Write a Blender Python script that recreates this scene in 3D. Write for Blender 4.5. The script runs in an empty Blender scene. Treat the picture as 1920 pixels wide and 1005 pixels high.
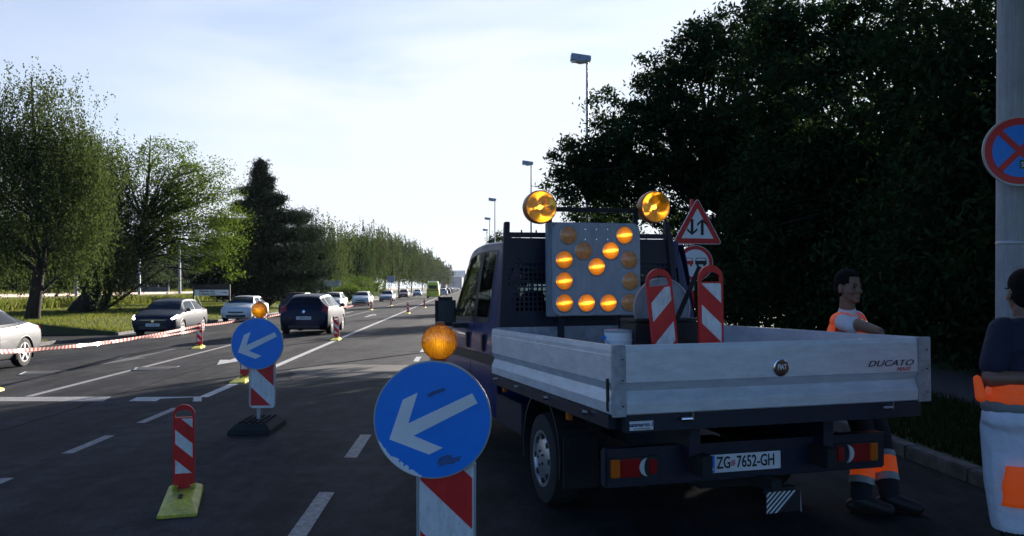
import bpy, bmesh, math, random
import numpy as np
from mathutils import Vector, Matrix, Euler
random.seed(7)
SC = bpy.context.scene
COL = SC.collection
rad = math.radians

# ------------------------------------------------------------------ camera
F = 1550.0; CU = 960.0; HV = 539.0; H = 1.65         # focal length in photo px, horizon row, eye height
cd = bpy.data.cameras.new('camera'); cam = bpy.data.objects.new('camera', cd); COL.objects.link(cam)
cd.sensor_width = 36; cd.lens = 36 * F / 1920
cd.shift_y = (HV - 502.5) / 1920
cd.clip_start = .05; cd.clip_end = 6000
cam.location = (0, 0, H); cam.rotation_euler = (rad(90), 0, 0)
SC.camera = cam

# ------------------------------------------------------------------ sky, sun, exposure
SUN_AZ = 27.4; SUN_EL = 15.5
w = bpy.data.worlds.new("World"); SC.world = w; w.use_nodes = True
nt = w.node_tree; nt.nodes.clear()
def wn(t, **k):
    n = nt.nodes.new(t)
    for a, b in k.items(): setattr(n, a, b)
    return n
sky = wn('ShaderNodeTexSky', sky_type='NISHITA', sun_disc=False, sun_elevation=rad(SUN_EL), sun_rotation=rad(SUN_AZ))
sky.air_density = 1.0; sky.dust_density = .7; sky.ozone_density = 3.0
bg = wn('ShaderNodeBackground'); bg.inputs['Strength'].default_value = .05
tc = wn('ShaderNodeTexCoord'); mp = wn('ShaderNodeMapping')
mp.inputs['Scale'].default_value = (1.2, 1.2, 4.2); mp.inputs['Rotation'].default_value = (0.25, 0.3, .4)
nz = wn('ShaderNodeTexNoise'); nz.inputs['Scale'].default_value = 1.5; nz.inputs['Detail'].default_value = 4; nz.inputs['Roughness'].default_value = .56
nz.inputs['Distortion'].default_value = .5
cr = wn('ShaderNodeValToRGB'); cr.color_ramp.elements[0].position = .37; cr.color_ramp.elements[1].position = .62
mx = wn('ShaderNodeMix', data_type='RGBA'); mx.inputs['B'].default_value = (5.7, 6.15, 6.7, 1)
out = wn('ShaderNodeOutputWorld')
L = nt.links.new
def wmath(op, a, b=None, c=None, clamp=False):
    n = wn('ShaderNodeMath', operation=op); n.use_clamp = clamp
    for k, v in enumerate((a, b, c)):
        if v is None: continue
        if isinstance(v, (int, float)): n.inputs[k].default_value = v
        else: L(v, n.inputs[k])
    return n.outputs[0]
def wramp(v, a, b, c, d):
    n = wn('ShaderNodeMapRange', interpolation_type='SMOOTHSTEP'); L(v, n.inputs[0])
    for k, x in zip((1, 2, 3, 4), (a, b, c, d)): n.inputs[k].default_value = x
    return n.outputs[0]
sep = wn('ShaderNodeSeparateXYZ'); L(tc.outputs['Generated'], sep.inputs[0])
L(tc.outputs['Generated'], mp.inputs[0]); L(mp.outputs[0], nz.inputs['Vector']); L(nz.outputs['Fac'], cr.inputs[0])
# thin cloud lies over the sunward half of the sky, thicker towards the right and the horizon; clear blue behind
front = wramp(sep.outputs[1], .42, .84, 0, 1)
side = wramp(sep.outputs[0], -.52, .0, .12, 1)
veil = wramp(sep.outputs[2], .0, .34, .86, .40)
fac = wmath('MULTIPLY', wmath('ADD', wmath('MULTIPLY', wmath('MULTIPLY', cr.outputs[0], side), .85), veil, clamp=True), front)
L(fac, mx.inputs['Factor']); dim = wn('ShaderNodeVectorMath', operation='MULTIPLY'); dim.inputs[1].default_value = (.72, .86, 1.12); L(sky.outputs[0], dim.inputs[0]); L(dim.outputs[0], mx.inputs['A'])
L(mx.outputs['Result'], bg.inputs['Color']); L(bg.outputs[0], out.inputs[0])
sl = bpy.data.lights.new('sun', 'SUN'); sl.energy = 5.0; sl.angle = rad(.5); sl.color = (1, .91, .80)
so = bpy.data.objects.new('sun', sl); COL.objects.link(so)
sd = Vector((math.sin(rad(SUN_AZ)) * math.cos(rad(SUN_EL)), math.cos(rad(SUN_AZ)) * math.cos(rad(SUN_EL)), math.sin(rad(SUN_EL))))
so.rotation_euler = sd.to_track_quat('Z', 'Y').to_euler(); so.location = (10, 20, 30)
SC.view_settings.view_transform = 'Standard'; SC.view_settings.look = 'None'
SC.view_settings.exposure = 1.7; SC.view_settings.gamma = 1
SC.render.engine = 'CYCLES'
SC.cycles.max_bounces = 8; SC.cycles.transparent_max_bounces = 8

# ------------------------------------------------------------------ materials
def mat(name, col, rough=.6, metal=0, spec=.5, coat=0, noise=0, nscale=8, bump=0, bscale=40, emis=None, es=0, col2=None, trans=0):
    m = bpy.data.materials.new(name); m.use_nodes = True
    t = m.node_tree; p = t.nodes['Principled BSDF']
    p.inputs['Base Color'].default_value = (*col, 1); p.inputs['Roughness'].default_value = rough
    p.inputs['Metallic'].default_value = metal; p.inputs['Specular IOR Level'].default_value = spec
    p.inputs['Coat Weight'].default_value = coat; p.inputs['Coat Roughness'].default_value = .05
    p.inputs['Transmission Weight'].default_value = trans
    if emis: p.inputs['Emission Color'].default_value = (*emis, 1); p.inputs['Emission Strength'].default_value = es
    tcn = t.nodes.new('ShaderNodeTexCoord')
    if noise or col2:
        n = t.nodes.new('ShaderNodeTexNoise'); n.inputs['Scale'].default_value = nscale; n.inputs['Detail'].default_value = 6; n.inputs['Roughness'].default_value = .65
        t.links.new(tcn.outputs['Object'], n.inputs['Vector'])
        r = t.nodes.new('ShaderNodeValToRGB'); r.color_ramp.elements[0].position = .32; r.color_ramp.elements[1].position = .68
        c2 = col2 or tuple(c * (1 - noise) for c in col)
        r.color_ramp.elements[0].color = (*c2, 1); r.color_ramp.elements[1].color = (*col, 1)
        t.links.new(n.outputs['Fac'], r.inputs[0]); t.links.new(r.outputs[0], p.inputs['Base Color'])
    if bump:
        n = t.nodes.new('ShaderNodeTexNoise'); n.inputs['Scale'].default_value = bscale; n.inputs['Detail'].default_value = 5
        t.links.new(tcn.outputs['Object'], n.inputs['Vector'])
        b = t.nodes.new('ShaderNodeBump'); b.inputs['Strength'].default_value = bump; b.inputs['Distance'].default_value = .02
        t.links.new(n.outputs['Fac'], b.inputs['Height']); t.links.new(b.outputs[0], p.inputs['Normal'])
    return m

def leafmat(name, c1, c2, trans=.35, tcol=None, gloss=.008):
    m = bpy.data.materials.new(name); m.use_nodes = True
    t = m.node_tree; t.nodes.clear(); l = t.links.new
    g = t.nodes.new('ShaderNodeNewGeometry'); r = t.nodes.new('ShaderNodeValToRGB')
    r.color_ramp.elements[0].color = (*c1, 1); r.color_ramp.elements[1].color = (*c2, 1)
    l(g.outputs['Random Per Island'], r.inputs[0])
    d = t.nodes.new('ShaderNodeBsdfDiffuse'); tr = t.nodes.new('ShaderNodeBsdfTranslucent'); gl = t.nodes.new('ShaderNodeBsdfGlossy')
    gl.inputs['Roughness'].default_value = .55; gl.inputs['Color'].default_value = (.6, .7, .5, 1)
    hs = t.nodes.new('ShaderNodeHueSaturation'); hs.inputs['Value'].default_value = 1.6; hs.inputs['Hue'].default_value = .485; hs.inputs['Saturation'].default_value = 1.1
    l(r.outputs[0], d.inputs['Color']); l(r.outputs[0], hs.inputs['Color']); l(hs.outputs[0], tr.inputs['Color'])
    a = t.nodes.new('ShaderNodeMixShader'); a.inputs[0].default_value = trans
    b = t.nodes.new('ShaderNodeMixShader'); b.inputs[0].default_value = gloss
    l(d.outputs[0], a.inputs[1]); l(tr.outputs[0], a.inputs[2]); l(a.outputs[0], b.inputs[1]); l(gl.outputs[0], b.inputs[2])
    o = t.nodes.new('ShaderNodeOutputMaterial'); l(b.outputs[0], o.inputs[0])
    return m

def thinglass(name, tint=.35, rough=.03, col=(.7, .8, .85)):
    m = bpy.data.materials.new(name); m.use_nodes = True
    t = m.node_tree; t.nodes.clear(); l = t.links.new
    tr = t.nodes.new('ShaderNodeBsdfTransparent'); tr.inputs[0].default_value = (tint * col[0], tint * col[1], tint * col[2], 1)
    gl = t.nodes.new('ShaderNodeBsdfGlossy'); gl.inputs['Roughness'].default_value = rough
    fr = t.nodes.new('ShaderNodeFresnel'); fr.inputs[0].default_value = 1.5
    a = t.nodes.new('ShaderNodeMixShader'); l(fr.outputs[0], a.inputs[0]); l(tr.outputs[0], a.inputs[1]); l(gl.outputs[0], a.inputs[2])
    o = t.nodes.new('ShaderNodeOutputMaterial'); l(a.outputs[0], o.inputs[0]); return m

def lensmat(name, col, trans=.5, es=0, ecol=(1, .35, .02)):
    """ribbed amber plastic: diffuse + translucent under a gloss"""
    m = bpy.data.materials.new(name); m.use_nodes = True
    t = m.node_tree; t.nodes.clear(); l = t.links.new
    tcn = t.nodes.new('ShaderNodeTexCoord')
    wv = t.nodes.new('ShaderNodeTexWave'); wv.inputs['Scale'].default_value = 28; wv.inputs['Distortion'].default_value = .6
    l(tcn.outputs['Object'], wv.inputs['Vector'])
    n = t.nodes.new('ShaderNodeTexNoise'); n.inputs['Scale'].default_value = 9; n.inputs['Distortion'].default_value = 1.5
    l(tcn.outputs['Object'], n.inputs['Vector'])
    r = t.nodes.new('ShaderNodeValToRGB'); r.color_ramp.elements[0].position = .38; r.color_ramp.elements[1].position = .62
    r.color_ramp.elements[0].color = (col[0] * .85, col[1] * .74, col[2] * .6, 1); r.color_ramp.elements[1].color = (*col, 1)
    l(n.outputs['Fac'], r.inputs[0])
    bp = t.nodes.new('ShaderNodeBump'); bp.inputs['Strength'].default_value = .5; bp.inputs['Distance'].default_value = .006; l(wv.outputs['Fac'], bp.inputs['Height'])
    d = t.nodes.new('ShaderNodeBsdfDiffuse'); tr = t.nodes.new('ShaderNodeBsdfTranslucent'); gl = t.nodes.new('ShaderNodeBsdfGlossy'); gl.inputs['Roughness'].default_value = .12
    for x in (d, tr): l(r.outputs[0], x.inputs['Color'])
    for x in (d, tr, gl): l(bp.outputs[0], x.inputs['Normal'])
    a = t.nodes.new('ShaderNodeMixShader'); a.inputs[0].default_value = trans; l(d.outputs[0], a.inputs[1]); l(tr.outputs[0], a.inputs[2])
    b = t.nodes.new('ShaderNodeMixShader'); b.inputs[0].default_value = .07; l(a.outputs[0], b.inputs[1]); l(gl.outputs[0], b.inputs[2])
    last = b
    if es:
        sx = t.nodes.new('ShaderNodeSeparateXYZ'); l(tcn.outputs['Object'], sx.inputs[0])
        def mth(op, a0, b0=None):
            q = t.nodes.new('ShaderNodeMath'); q.operation = op
            for k, v in ((0, a0), (1, b0)):
                if v is None: continue
                if isinstance(v, (int, float)): q.inputs[k].default_value = v
                else: l(v, q.inputs[k])
            return q.outputs[0]
        x2 = mth('MULTIPLY', sx.outputs[0], sx.outputs[0]); zz = mth('ADD', sx.outputs[2], mth('MULTIPLY', sx.outputs[0], -.12))
        z2 = mth('MULTIPLY', zz, zz)
        e = mth('POWER', 2.718, mth('MULTIPLY', mth('ADD', mth('MULTIPLY', x2, 420.), mth('MULTIPLY', z2, 9000.)), -1.))
        e2 = mth('POWER', 2.718, mth('MULTIPLY', mth('ADD', mth('MULTIPLY', x2, 190.), mth('MULTIPLY', z2, 230.)), -1.))
        oi = t.nodes.new('ShaderNodeObjectInfo'); rib = mth('MULTIPLY', mth('ADD', mth('MULTIPLY', wv.outputs['Fac'], 1.2), .15), mth('ADD', mth('MULTIPLY', oi.outputs['Random'], .7), .6))
        tot = mth('MULTIPLY', mth('ADD', mth('MULTIPLY', e, es), mth('MULTIPLY', e2, es * .085)), rib)
        em = t.nodes.new('ShaderNodeEmission'); em.inputs[0].default_value = (*ecol, 1); l(tot, em.inputs[1])
        ad = t.nodes.new('ShaderNodeAddShader'); l(last.outputs[0], ad.inputs[0]); l(em.outputs[0], ad.inputs[1]); last = ad
    o = t.nodes.new('ShaderNodeOutputMaterial'); l(last.outputs[0], o.inputs[0]); return m

def asphalt():
    m = mat('asphalt', (.04, .04, .042), rough=.7, spec=.3)
    t = m.node_tree; p = t.nodes['Principled BSDF']; l = t.links.new
    tcn = t.nodes.new('ShaderNodeTexCoord')
    def nz(sc, det, ro=.6, mpsc=None, rot=0):
        n = t.nodes.new('ShaderNodeTexNoise'); n.inputs['Scale'].default_value = sc; n.inputs['Detail'].default_value = det; n.inputs['Roughness'].default_value = ro
        if mpsc:
            q = t.nodes.new('ShaderNodeMapping'); q.inputs['Scale'].default_value = mpsc; q.inputs['Rotation'].default_value = (0, 0, rot)
            l(tcn.outputs['Object'], q.inputs[0]); l(q.outputs[0], n.inputs['Vector'])
        else: l(tcn.outputs['Object'], n.inputs['Vector'])
        return n.outputs['Fac']
    big = nz(.35, 5, .6, (1, .16, 1), -.055); mid = nz(3, 6, .7); fine = nz(90, 3, .7)
    def ramp(f, p0, c0, p1, c1):
        r = t.nodes.new('ShaderNodeValToRGB'); r.color_ramp.elements[0].position = p0; r.color_ramp.elements[1].position = p1
        r.color_ramp.elements[0].color = (*c0, 1); r.color_ramp.elements[1].color = (*c1, 1); l(f, r.inputs[0]); return r.outputs[0]
    def mixm(a, b, f=1.0):
        x = t.nodes.new('ShaderNodeMix'); x.data_type = 'RGBA'; x.blend_type = 'MULTIPLY'; x.inputs['Factor'].default_value = f
        l(a, x.inputs['A']); l(b, x.inputs['B']); return x.outputs['Result']
    c = ramp(big, .3, (.014, .019, .027), .7, (.046, .046, .048))
    c = mixm(c, ramp(mid, .36, (.5, .51, .54), .60, (1.1, 1.1, 1.1))); c = mixm(c, ramp(nz(1.1, 7, .75, (1, .3, 1), -.055), .42, (.5, .5, .53), .58, (1.25, 1.22, 1.2)))
    c = mixm(c, ramp(fine, .36, (.35, .35, .35), .66, (1.8, 1.75, 1.7)))
    vo = t.nodes.new('ShaderNodeTexVoronoi'); vo.feature = 'DISTANCE_TO_EDGE'; vo.inputs['Scale'].default_value = .33
    q = t.nodes.new('ShaderNodeMapping'); q.inputs['Scale'].default_value = (1, .5, 1); 
    nn = t.nodes.new('ShaderNodeTexNoise'); nn.inputs['Scale'].default_value = 1.6; nn.inputs['Detail'].default_value = 5; l(tcn.outputs['Object'], nn.inputs['Vector'])
    ad = t.nodes.new('ShaderNodeVectorMath'); ad.operation = 'ADD'; l(tcn.outputs['Object'], ad.inputs[0]); l(nn.outputs['Color'], ad.inputs[1])
    l(ad.outputs[0], q.inputs[0]); l(q.outputs[0], vo.inputs['Vector'])
    c = mixm(c, ramp(vo.outputs['Distance'], -.004, (.55, .55, .55), .004, (1, 1, 1)))
    l(c, p.inputs['Base Color'])
    r = t.nodes.new('ShaderNodeMapRange'); r.inputs['To Min'].default_value = .66; r.inputs['To Max'].default_value = .88; l(big, r.inputs[0]); l(r.outputs[0], p.inputs['Roughness']); p.inputs['Specular IOR Level'].default_value = .10
    b = t.nodes.new('ShaderNodeBump'); b.inputs['Strength'].default_value = .55; b.inputs['Distance'].default_value = .006; l(fine, b.inputs['Height']); l(b.outputs[0], p.inputs['Normal'])
    return m

M = dict(
 asphalt=asphalt(),
 paint=mat('road_paint', (.55, .54, .53), .6, noise=.5, nscale=14, bump=.3, bscale=80),
 oldpaint=mat('worn_road_paint', (.36, .35, .34), .65, col2=(.10, .10, .10), nscale=22, bump=.2),
 yellowpaint=mat('yellow_plastic', (.78, .70, .05), .5, col2=(.36, .34, .08), nscale=9, bump=.15),
 grass=mat('grass_ground', (.060, .072, .020), .9, col2=(.034, .046, .014), nscale=1.2, bump=.8, bscale=30),
 kerb=mat('kerb_concrete', (.15, .145, .14), .9, noise=.6, nscale=6, bump=.3),
 path=mat('path_paving', (.055, .055, .06), .85, noise=.3, nscale=5, bump=.2),
 ballast=mat('ballast', (.17, .14, .11), .95, col2=(.07, .06, .05), nscale=5, bump=1., bscale=12),
 concrete=mat('pole_concrete', (.40, .39, .40), .75, noise=.18, nscale=5, bump=.25, bscale=25),
 galv=mat('galvanised', (.42, .43, .45), .45, metal=.6, noise=.15, nscale=6),
 alu=mat('dropside_aluminium', (.74, .76, .80), .42, metal=.25, noise=.14, nscale=3.2, bump=.04, bscale=60),
 aluin=mat('aluminium_inner', (.48, .50, .54), .5, metal=.3, noise=.2, nscale=5),
 blue=mat('navy_paint', (.012, .026, .14), .3, coat=.25, spec=.4, noise=.15, nscale=2),
 navysteel=mat('navy_steel', (.011, .016, .040), .45, noise=.3, nscale=5, bump=.05),
 black=mat('black_plastic', (.015, .015, .017), .5, noise=.3, nscale=10, bump=.05),
 rubber=mat('tyre_rubber', (.018, .018, .018), .85, noise=.3, nscale=20, bump=.2),
 darkmetal=mat('dark_chassis', (.014, .014, .016), .7, noise=.4, nscale=6),
 rim=mat('rim_silver', (.5, .5, .52), .35, metal=.7, noise=.15, nscale=12),
 chrome=mat('chrome', (.75, .75, .78), .15, metal=1),
 red=mat('reflective_red', (.72, .015, .015), .4, noise=.15, nscale=14, bump=.05),
 white=mat('reflective_white', (.80, .81, .83), .4, noise=.14, nscale=10, bump=.04),
 signblue=mat('sign_blue', (.004, .235, .86), .33, noise=.12, nscale=7, bump=.03),
 signred=mat('sign_red', (.62, .014, .022), .35, noise=.1, nscale=9),
 signwhite=mat('sign_white', (.82, .82, .84), .4, noise=.1, nscale=7),
 signback=mat('sign_back', (.36, .40, .46), .5, metal=.2, noise=.2, nscale=4),
 lampgrey=mat('board_grey', (.42, .45, .50), .55, noise=.15, nscale=3, bump=.03),
 inkblack=mat('ink_black', (.012, .012, .014), .5),
 scratch=mat('scuff_grey', (.05, .13, .34), .7, noise=.4, nscale=40),
 amber=lensmat('amber_lens', (1.0, .60, .04), .8),
 amberdark=lensmat('amber_lens_unlit', (1.0, .42, .14), .1),
 amberlit=lensmat('amber_lens_lit', (.85, .32, .03), .3, es=4.2, ecol=(1, .30, .015)),
 amberrim=mat('orange_plastic', (.42, .10, .02), .4),
 tailred=mat('tail_lamp_red', (.30, .01, .01), .15, coat=.5),
 tailorange=mat('tail_lamp_orange', (.6, .13, .01), .15, coat=.5),
 headlamp=mat('headlamp', (.75, .78, .8), .08, metal=.6),
 drl=mat('headlamp_lit', (.9, .9, .9), .2, emis=(1, .97, .9), es=4),
 glass=mat('car_glass', (.006, .008, .010), .06, spec=.35),
 cabglass=thinglass('cab_glass', .75),
 darkglass=mat('mirror_dark', (.03, .035, .05), .25),
 glint=mat('fog_white', (.6, .6, .62), .25),
 bark=mat('bark_dark', (.030, .024, .020), .95, noise=.5, nscale=9, bump=.8, bscale=14),
 birch=mat('birch_bark', (.52, .50, .46), .85, col2=(.05, .045, .04), nscale=5, bump=.4),
 skin=mat('skin', (.36, .19, .13), .5, noise=.12, nscale=14),
 skindark=mat('skin_tanned', (.20, .10, .065), .5, noise=.12, nscale=14),
 hair=mat('hair_dark', (.008, .007, .007), .85, spec=.1, bump=.5, bscale=90),
 whitecloth=mat('white_cotton', (.62, .64, .70), .85, noise=.08, nscale=12, bump=.9, bscale=14),
 trousercloth=mat('pale_work_trousers', (.66, .69, .78), .85, noise=.15, nscale=6, bump=1.0, bscale=9),
 navycloth=mat('navy_cotton', (.012, .014, .036), .85, noise=.2, nscale=9, bump=.9, bscale=11),
 darkcloth=mat('dark_work_trousers', (.014, .015, .022), .9, noise=.2, nscale=9),
 hivis=mat('hi_vis_orange', (.98, .10, .010), .6, noise=.08, nscale=10, bump=.25, bscale=12, emis=(1, .12, .01), es=.05),
 bulb=mat('glowing_bulb', (1, .6, .2), .3, emis=(1, .62, .22), es=1.5),  # glow added to make the flash-lamp bowls look bright
 beaconbulb=mat('beacon_bulb', (1, .7, .3), .3, emis=(1, .75, .35), es=2.4),  # added glow standing in for skylight through the beacon lens
 gold=mat('gold_reflector', (.98, .82, .45), .30, metal=1, bump=.12, bscale=9),
 amberglass=thinglass('amber_glass', 1.0, .04, (1.0, .74, .22)),
 reflective=mat('reflective_tape', (.30, .32, .33), .4),
 greycloth=mat('grey_band', (.16, .17, .17), .6),
 leather=mat('boot_leather', (.012, .012, .012), .6),
 wood=mat('brown_board', (.05, .04, .035), .8, noise=.4, nscale=6),
 bldg=mat('far_render', (.78, .79, .82), .85, noise=.15, nscale=.1),
 blgrey=mat('far_hall', (.22, .25, .33), .85, noise=.2, nscale=.2),
 bldark=mat('far_dark', (.06, .065, .08), .85),
 rail=mat('rail_steel', (.30, .21, .15), .6, metal=.2, noise=.2),
 concretewall=mat('old_wall', (.22, .21, .19), .9, noise=.4, nscale=.6),
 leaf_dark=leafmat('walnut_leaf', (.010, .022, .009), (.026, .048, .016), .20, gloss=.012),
 leaf_birch=leafmat('birch_leaf', (.022, .036, .012), (.062, .085, .026), .34, gloss=.008),
 leaf_green=leafmat('green_leaf', (.032, .060, .012), (.075, .115, .024), .42),
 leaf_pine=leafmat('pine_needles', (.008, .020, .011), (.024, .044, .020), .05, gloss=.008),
 leaf_back=leafmat('belt_leaf', (.018, .034, .010), (.040, .065, .018), .3),
 leaf_bush=leafmat('bush_leaf', (.03, .065, .010), (.075, .12, .022), .4),
 blade=leafmat('grass_blade', (.06, .085, .018), (.15, .165, .045), .4),
 bladedark=leafmat('verge_blade', (.016, .028, .008), (.04, .05, .018), .3),  # shade under the right-hand trees put into the blade colour
)
def streaks(m, dark, scale, amt):
    t = m.node_tree; p = t.nodes['Principled BSDF']; l = t.links.new; src = p.inputs['Base Color'].links[0].from_socket
    tcn = t.nodes.new('ShaderNodeTexCoord'); q = t.nodes.new('ShaderNodeMapping'); q.inputs['Scale'].default_value = scale; l(tcn.outputs['Object'], q.inputs[0])
    n = t.nodes.new('ShaderNodeTexNoise'); n.inputs['Scale'].default_value = 4; n.inputs['Detail'].default_value = 9; n.inputs['Roughness'].default_value = .75; l(q.outputs[0], n.inputs['Vector'])
    r = t.nodes.new('ShaderNodeValToRGB'); r.color_ramp.elements[0].position = .36; r.color_ramp.elements[1].position = .58; r.color_ramp.elements[0].color = (*dark, 1); l(n.outputs['Fac'], r.inputs[0])
    x = t.nodes.new('ShaderNodeMix'); x.data_type = 'RGBA'; x.blend_type = 'MULTIPLY'; x.inputs['Factor'].default_value = amt; l(src, x.inputs['A']); l(r.outputs[0], x.inputs['B']); l(x.outputs['Result'], p.inputs['Base Color'])
streaks(M['alu'], (.5, .49, .47), (1.2, 1.2, 5), .38); streaks(M['aluin'], (.4, .38, .36), (3, 3, 3), .55); streaks(M['navysteel'], (.5, .5, .5), (5, 5, 1), .8)
streaks(M['concrete'], (.55, .55, .52), (7, 7, .5), .6); streaks(M['signback'], (.5, .5, .5), (5, 5, 1), .7); streaks(M['white'], (.55, .54, .50), (5, 5, 2), .6); streaks(M['red'], (.55, .5, .5), (6, 6, 2), .5)
streaks(M['yellowpaint'], (.35, .33, .28), (9, 9, 9), .4); streaks(M['lampgrey'], (.7, .7, .7), (6, 6, 1), .6)
def paintmat(name, c, metal=.3):
    return mat(name, c, .42, metal=0 if c[0] < .1 else metal, coat=0 if c[0] < .1 else .5, spec=.3 if c[0] < .1 else .5)

# ------------------------------------------------------------------ mesh helpers
def tag(o, label=None, cat=None, group=None, kind=None):
    if label: o['label'] = label
    if cat: o['category'] = cat
    if group: o['group'] = group
    if kind: o['kind'] = kind
    return o
def empty(name, label=None, cat=None, loc=(0, 0, 0), rz=0, group=None):
    o = bpy.data.objects.new(name, None); COL.objects.link(o); o.location = loc; o.rotation_euler = (0, 0, rz)
    o.empty_display_size = .2
    return tag(o, label, cat, group)
class MB:
    def __init__(s): s.v = []; s.f = []; s.m = []; s.T = None
    def add(s, vs, fs, mi=0):
        n = len(s.v); s.v += [tuple(v) for v in vs]; s.f += [tuple(i + n for i in f) for f in fs]; s.m += [mi] * len(fs); return s
    def box(s, c, d, mi=0, rot=None, taper=1):
        hx, hy, hz = d[0] / 2, d[1] / 2, d[2] / 2
        vs = [Vector((x * hx * (taper if z > 0 else 1), y * hy * (taper if z > 0 else 1), z * hz)) for z in (-1, 1) for y in (-1, 1) for x in (-1, 1)]
        if rot is not None: vs = [rot @ v for v in vs]
        c = Vector(c)
        return s.add([v + c for v in vs], [(0, 2, 3, 1), (4, 5, 7, 6), (0, 1, 5, 4), (2, 6, 7, 3), (0, 4, 6, 2), (1, 3, 7, 5)], mi)
    def cyl(s, p0, p1, r0, r1=None, n=16, mi=0, caps=True):
        if r1 is None: r1 = r0
        p0, p1 = Vector(p0), Vector(p1); a = (p1 - p0).normalized()
        u = a.orthogonal().normalized(); w_ = a.cross(u); vs = []
        for p, r in ((p0, r0), (p1, r1)):
            for i in range(n):
                t = 2 * math.pi * i / n; vs.append(p + (u * math.cos(t) + w_ * math.sin(t)) * r)
        fs = [(i, (i + 1) % n, n + (i + 1) % n, n + i) for i in range(n)]
        if caps: fs += [tuple(range(n))[::-1], tuple(range(n, 2 * n))]
        return s.add(vs, fs, mi)
    def tube(s, pts, rs, n=8, mi=0, caps=True):
        pts = [Vector(p) for p in pts]; vs = []; u = None
        for i, p in enumerate(pts):
            a = (pts[min(i + 1, len(pts) - 1)] - pts[max(i - 1, 0)]).normalized()
            u = a.orthogonal().normalized() if u is None else (u - a * u.dot(a)).normalized()
            w_ = a.cross(u)
            for k in range(n):
                t = 2 * math.pi * k / n; vs.append(p + (u * math.cos(t) + w_ * math.sin(t)) * rs[i])
        fs = [(i * n + k, i * n + (k + 1) % n, (i + 1) * n + (k + 1) % n, (i + 1) * n + k) for i in range(len(pts) - 1) for k in range(n)]
        if caps: fs += [tuple(range(n))[::-1], tuple(range((len(pts) - 1) * n, len(pts) * n))]
        return s.add(vs, fs, mi)
    def lathe(s, prof, c, axis='y', n=24, mi=0):
        """prof: (offset along axis, radius)"""
        vs = []; c = Vector(c)
        for o, r in prof:
            for i in range(n):
                t = 2 * math.pi * i / n; a, b = r * math.cos(t), r * math.sin(t)
                vs.append(c + (Vector((a, o, b)) if axis == 'y' else Vector((o, a, b)) if axis == 'x' else Vector((a, b, o))))
        fs = [(j * n + i, j * n + (i + 1) % n, (j + 1) * n + (i + 1) % n, (j + 1) * n + i) for j in range(len(prof) - 1) for i in range(n)]
        fs += [tuple(range(n))[::-1], tuple(range((len(prof) - 1) * n, len(prof) * n))]
        return s.add(vs, fs, mi)
    def prism(s, poly, y0, y1, mi=0, fn=None):
        """poly in (x, z), extruded along y (y0 = front)"""
        n = len(poly); fn = fn or (lambda x, y, z: (x, y, z))
        vs = [fn(x, y0, z) for x, z in poly] + [fn(x, y1, z) for x, z in poly]
        fs = [tuple(range(n)), tuple(range(n, 2 * n))[::-1]] + [(i, n + i, n + (i + 1) % n, (i + 1) % n) for i in range(n)]
        return s.add(vs, fs, mi)
    def build(s, name, mats, parent=None, smooth=False, bevel=0, T=None, sub=0):
        me = bpy.data.meshes.new(name); vs = s.v
        if T is not None: vs = [tuple(T @ Vector(v)) for v in vs]
        me.from_pydata(vs, [], s.f)
        if not isinstance(mats, (list, tuple)): mats = [mats]
        for m in mats: me.materials.append(m)
        me.polygons.foreach_set('material_index', s.m)
        if smooth is True: me.polygons.foreach_set('use_smooth', [True] * len(s.f))
        bm = bmesh.new(); bm.from_mesh(me); bmesh.ops.recalc_face_normals(bm, faces=bm.faces)
        if bevel:
            bmesh.ops.bevel(bm, geom=[e for e in bm.edges if len(e.link_faces) == 2 and e.calc_face_angle(0) > .6], offset=bevel, segments=2, affect='EDGES', clamp_overlap=True)
        bm.to_mesh(me); bm.free()
        if smooth == 'auto': me.shade_auto_smooth() if hasattr(me, 'shade_auto_smooth') else None
        if smooth == 'sharp':
            me.polygons.foreach_set('use_smooth', [True] * len(me.polygons)); me.set_sharp_from_angle(angle=rad(38))
        o = bpy.data.objects.new(name, me); COL.objects.link(o)
        if parent: o.parent = parent
        return o
def circle(cx, cz, r, n=40, a0=0, a1=2 * math.pi):
    return [(cx + r * math.cos(a0 + (a1 - a0) * i / n), cz + r * math.sin(a0 + (a1 - a0) * i / n)) for i in range(n)]
def clip_rect(poly, x0, x1, z0, z1):
    def clip(P, ins, inter):
        o = []
        for i in range(len(P)):
            a, b = P[i - 1], P[i]
            if ins(b):
                if not ins(a): o.append(inter(a, b))
                o.append(b)
            elif ins(a): o.append(inter(a, b))
        return o
    def ix(c, k):
        return lambda a, b: tuple(a[j] + (b[j] - a[j]) * (c - a[k]) / (b[k] - a[k]) for j in (0, 1))
    for c, k, sg in ((x0, 0, 1), (x1, 0, -1), (z0, 1, 1), (z1, 1, -1)):
        if not poly: return poly
        poly = clip(poly, lambda p: sg * (p[k] - c) >= 0, ix(c, k))
    return poly
def text_mesh(name, body, size, T, m, parent, sx=1, shear=0, ext=.002, space=1, bold=0):
    c = bpy.data.curves.new(name, 'FONT'); c.body = body; c.size = size; c.extrude = ext; c.shear = shear; c.align_x = 'CENTER'; c.align_y = 'CENTER'; c.space_character = space
    c.offset = bold; c.resolution_u = 3
    o = bpy.data.objects.new(name, c); COL.objects.link(o)
    bpy.context.view_layer.update()
    me = bpy.data.meshes.new_from_object(o.evaluated_get(bpy.context.evaluated_depsgraph_get()))
    bpy.data.objects.remove(o); bpy.data.curves.remove(c)
    me.transform(T @ Matrix.Diagonal((sx, 1, 1, 1))); me.materials.clear(); me.materials.append(m); me.name = name
    o = bpy.data.objects.new(name, me); COL.objects.link(o)
    if parent: o.parent = parent
    return o
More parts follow.
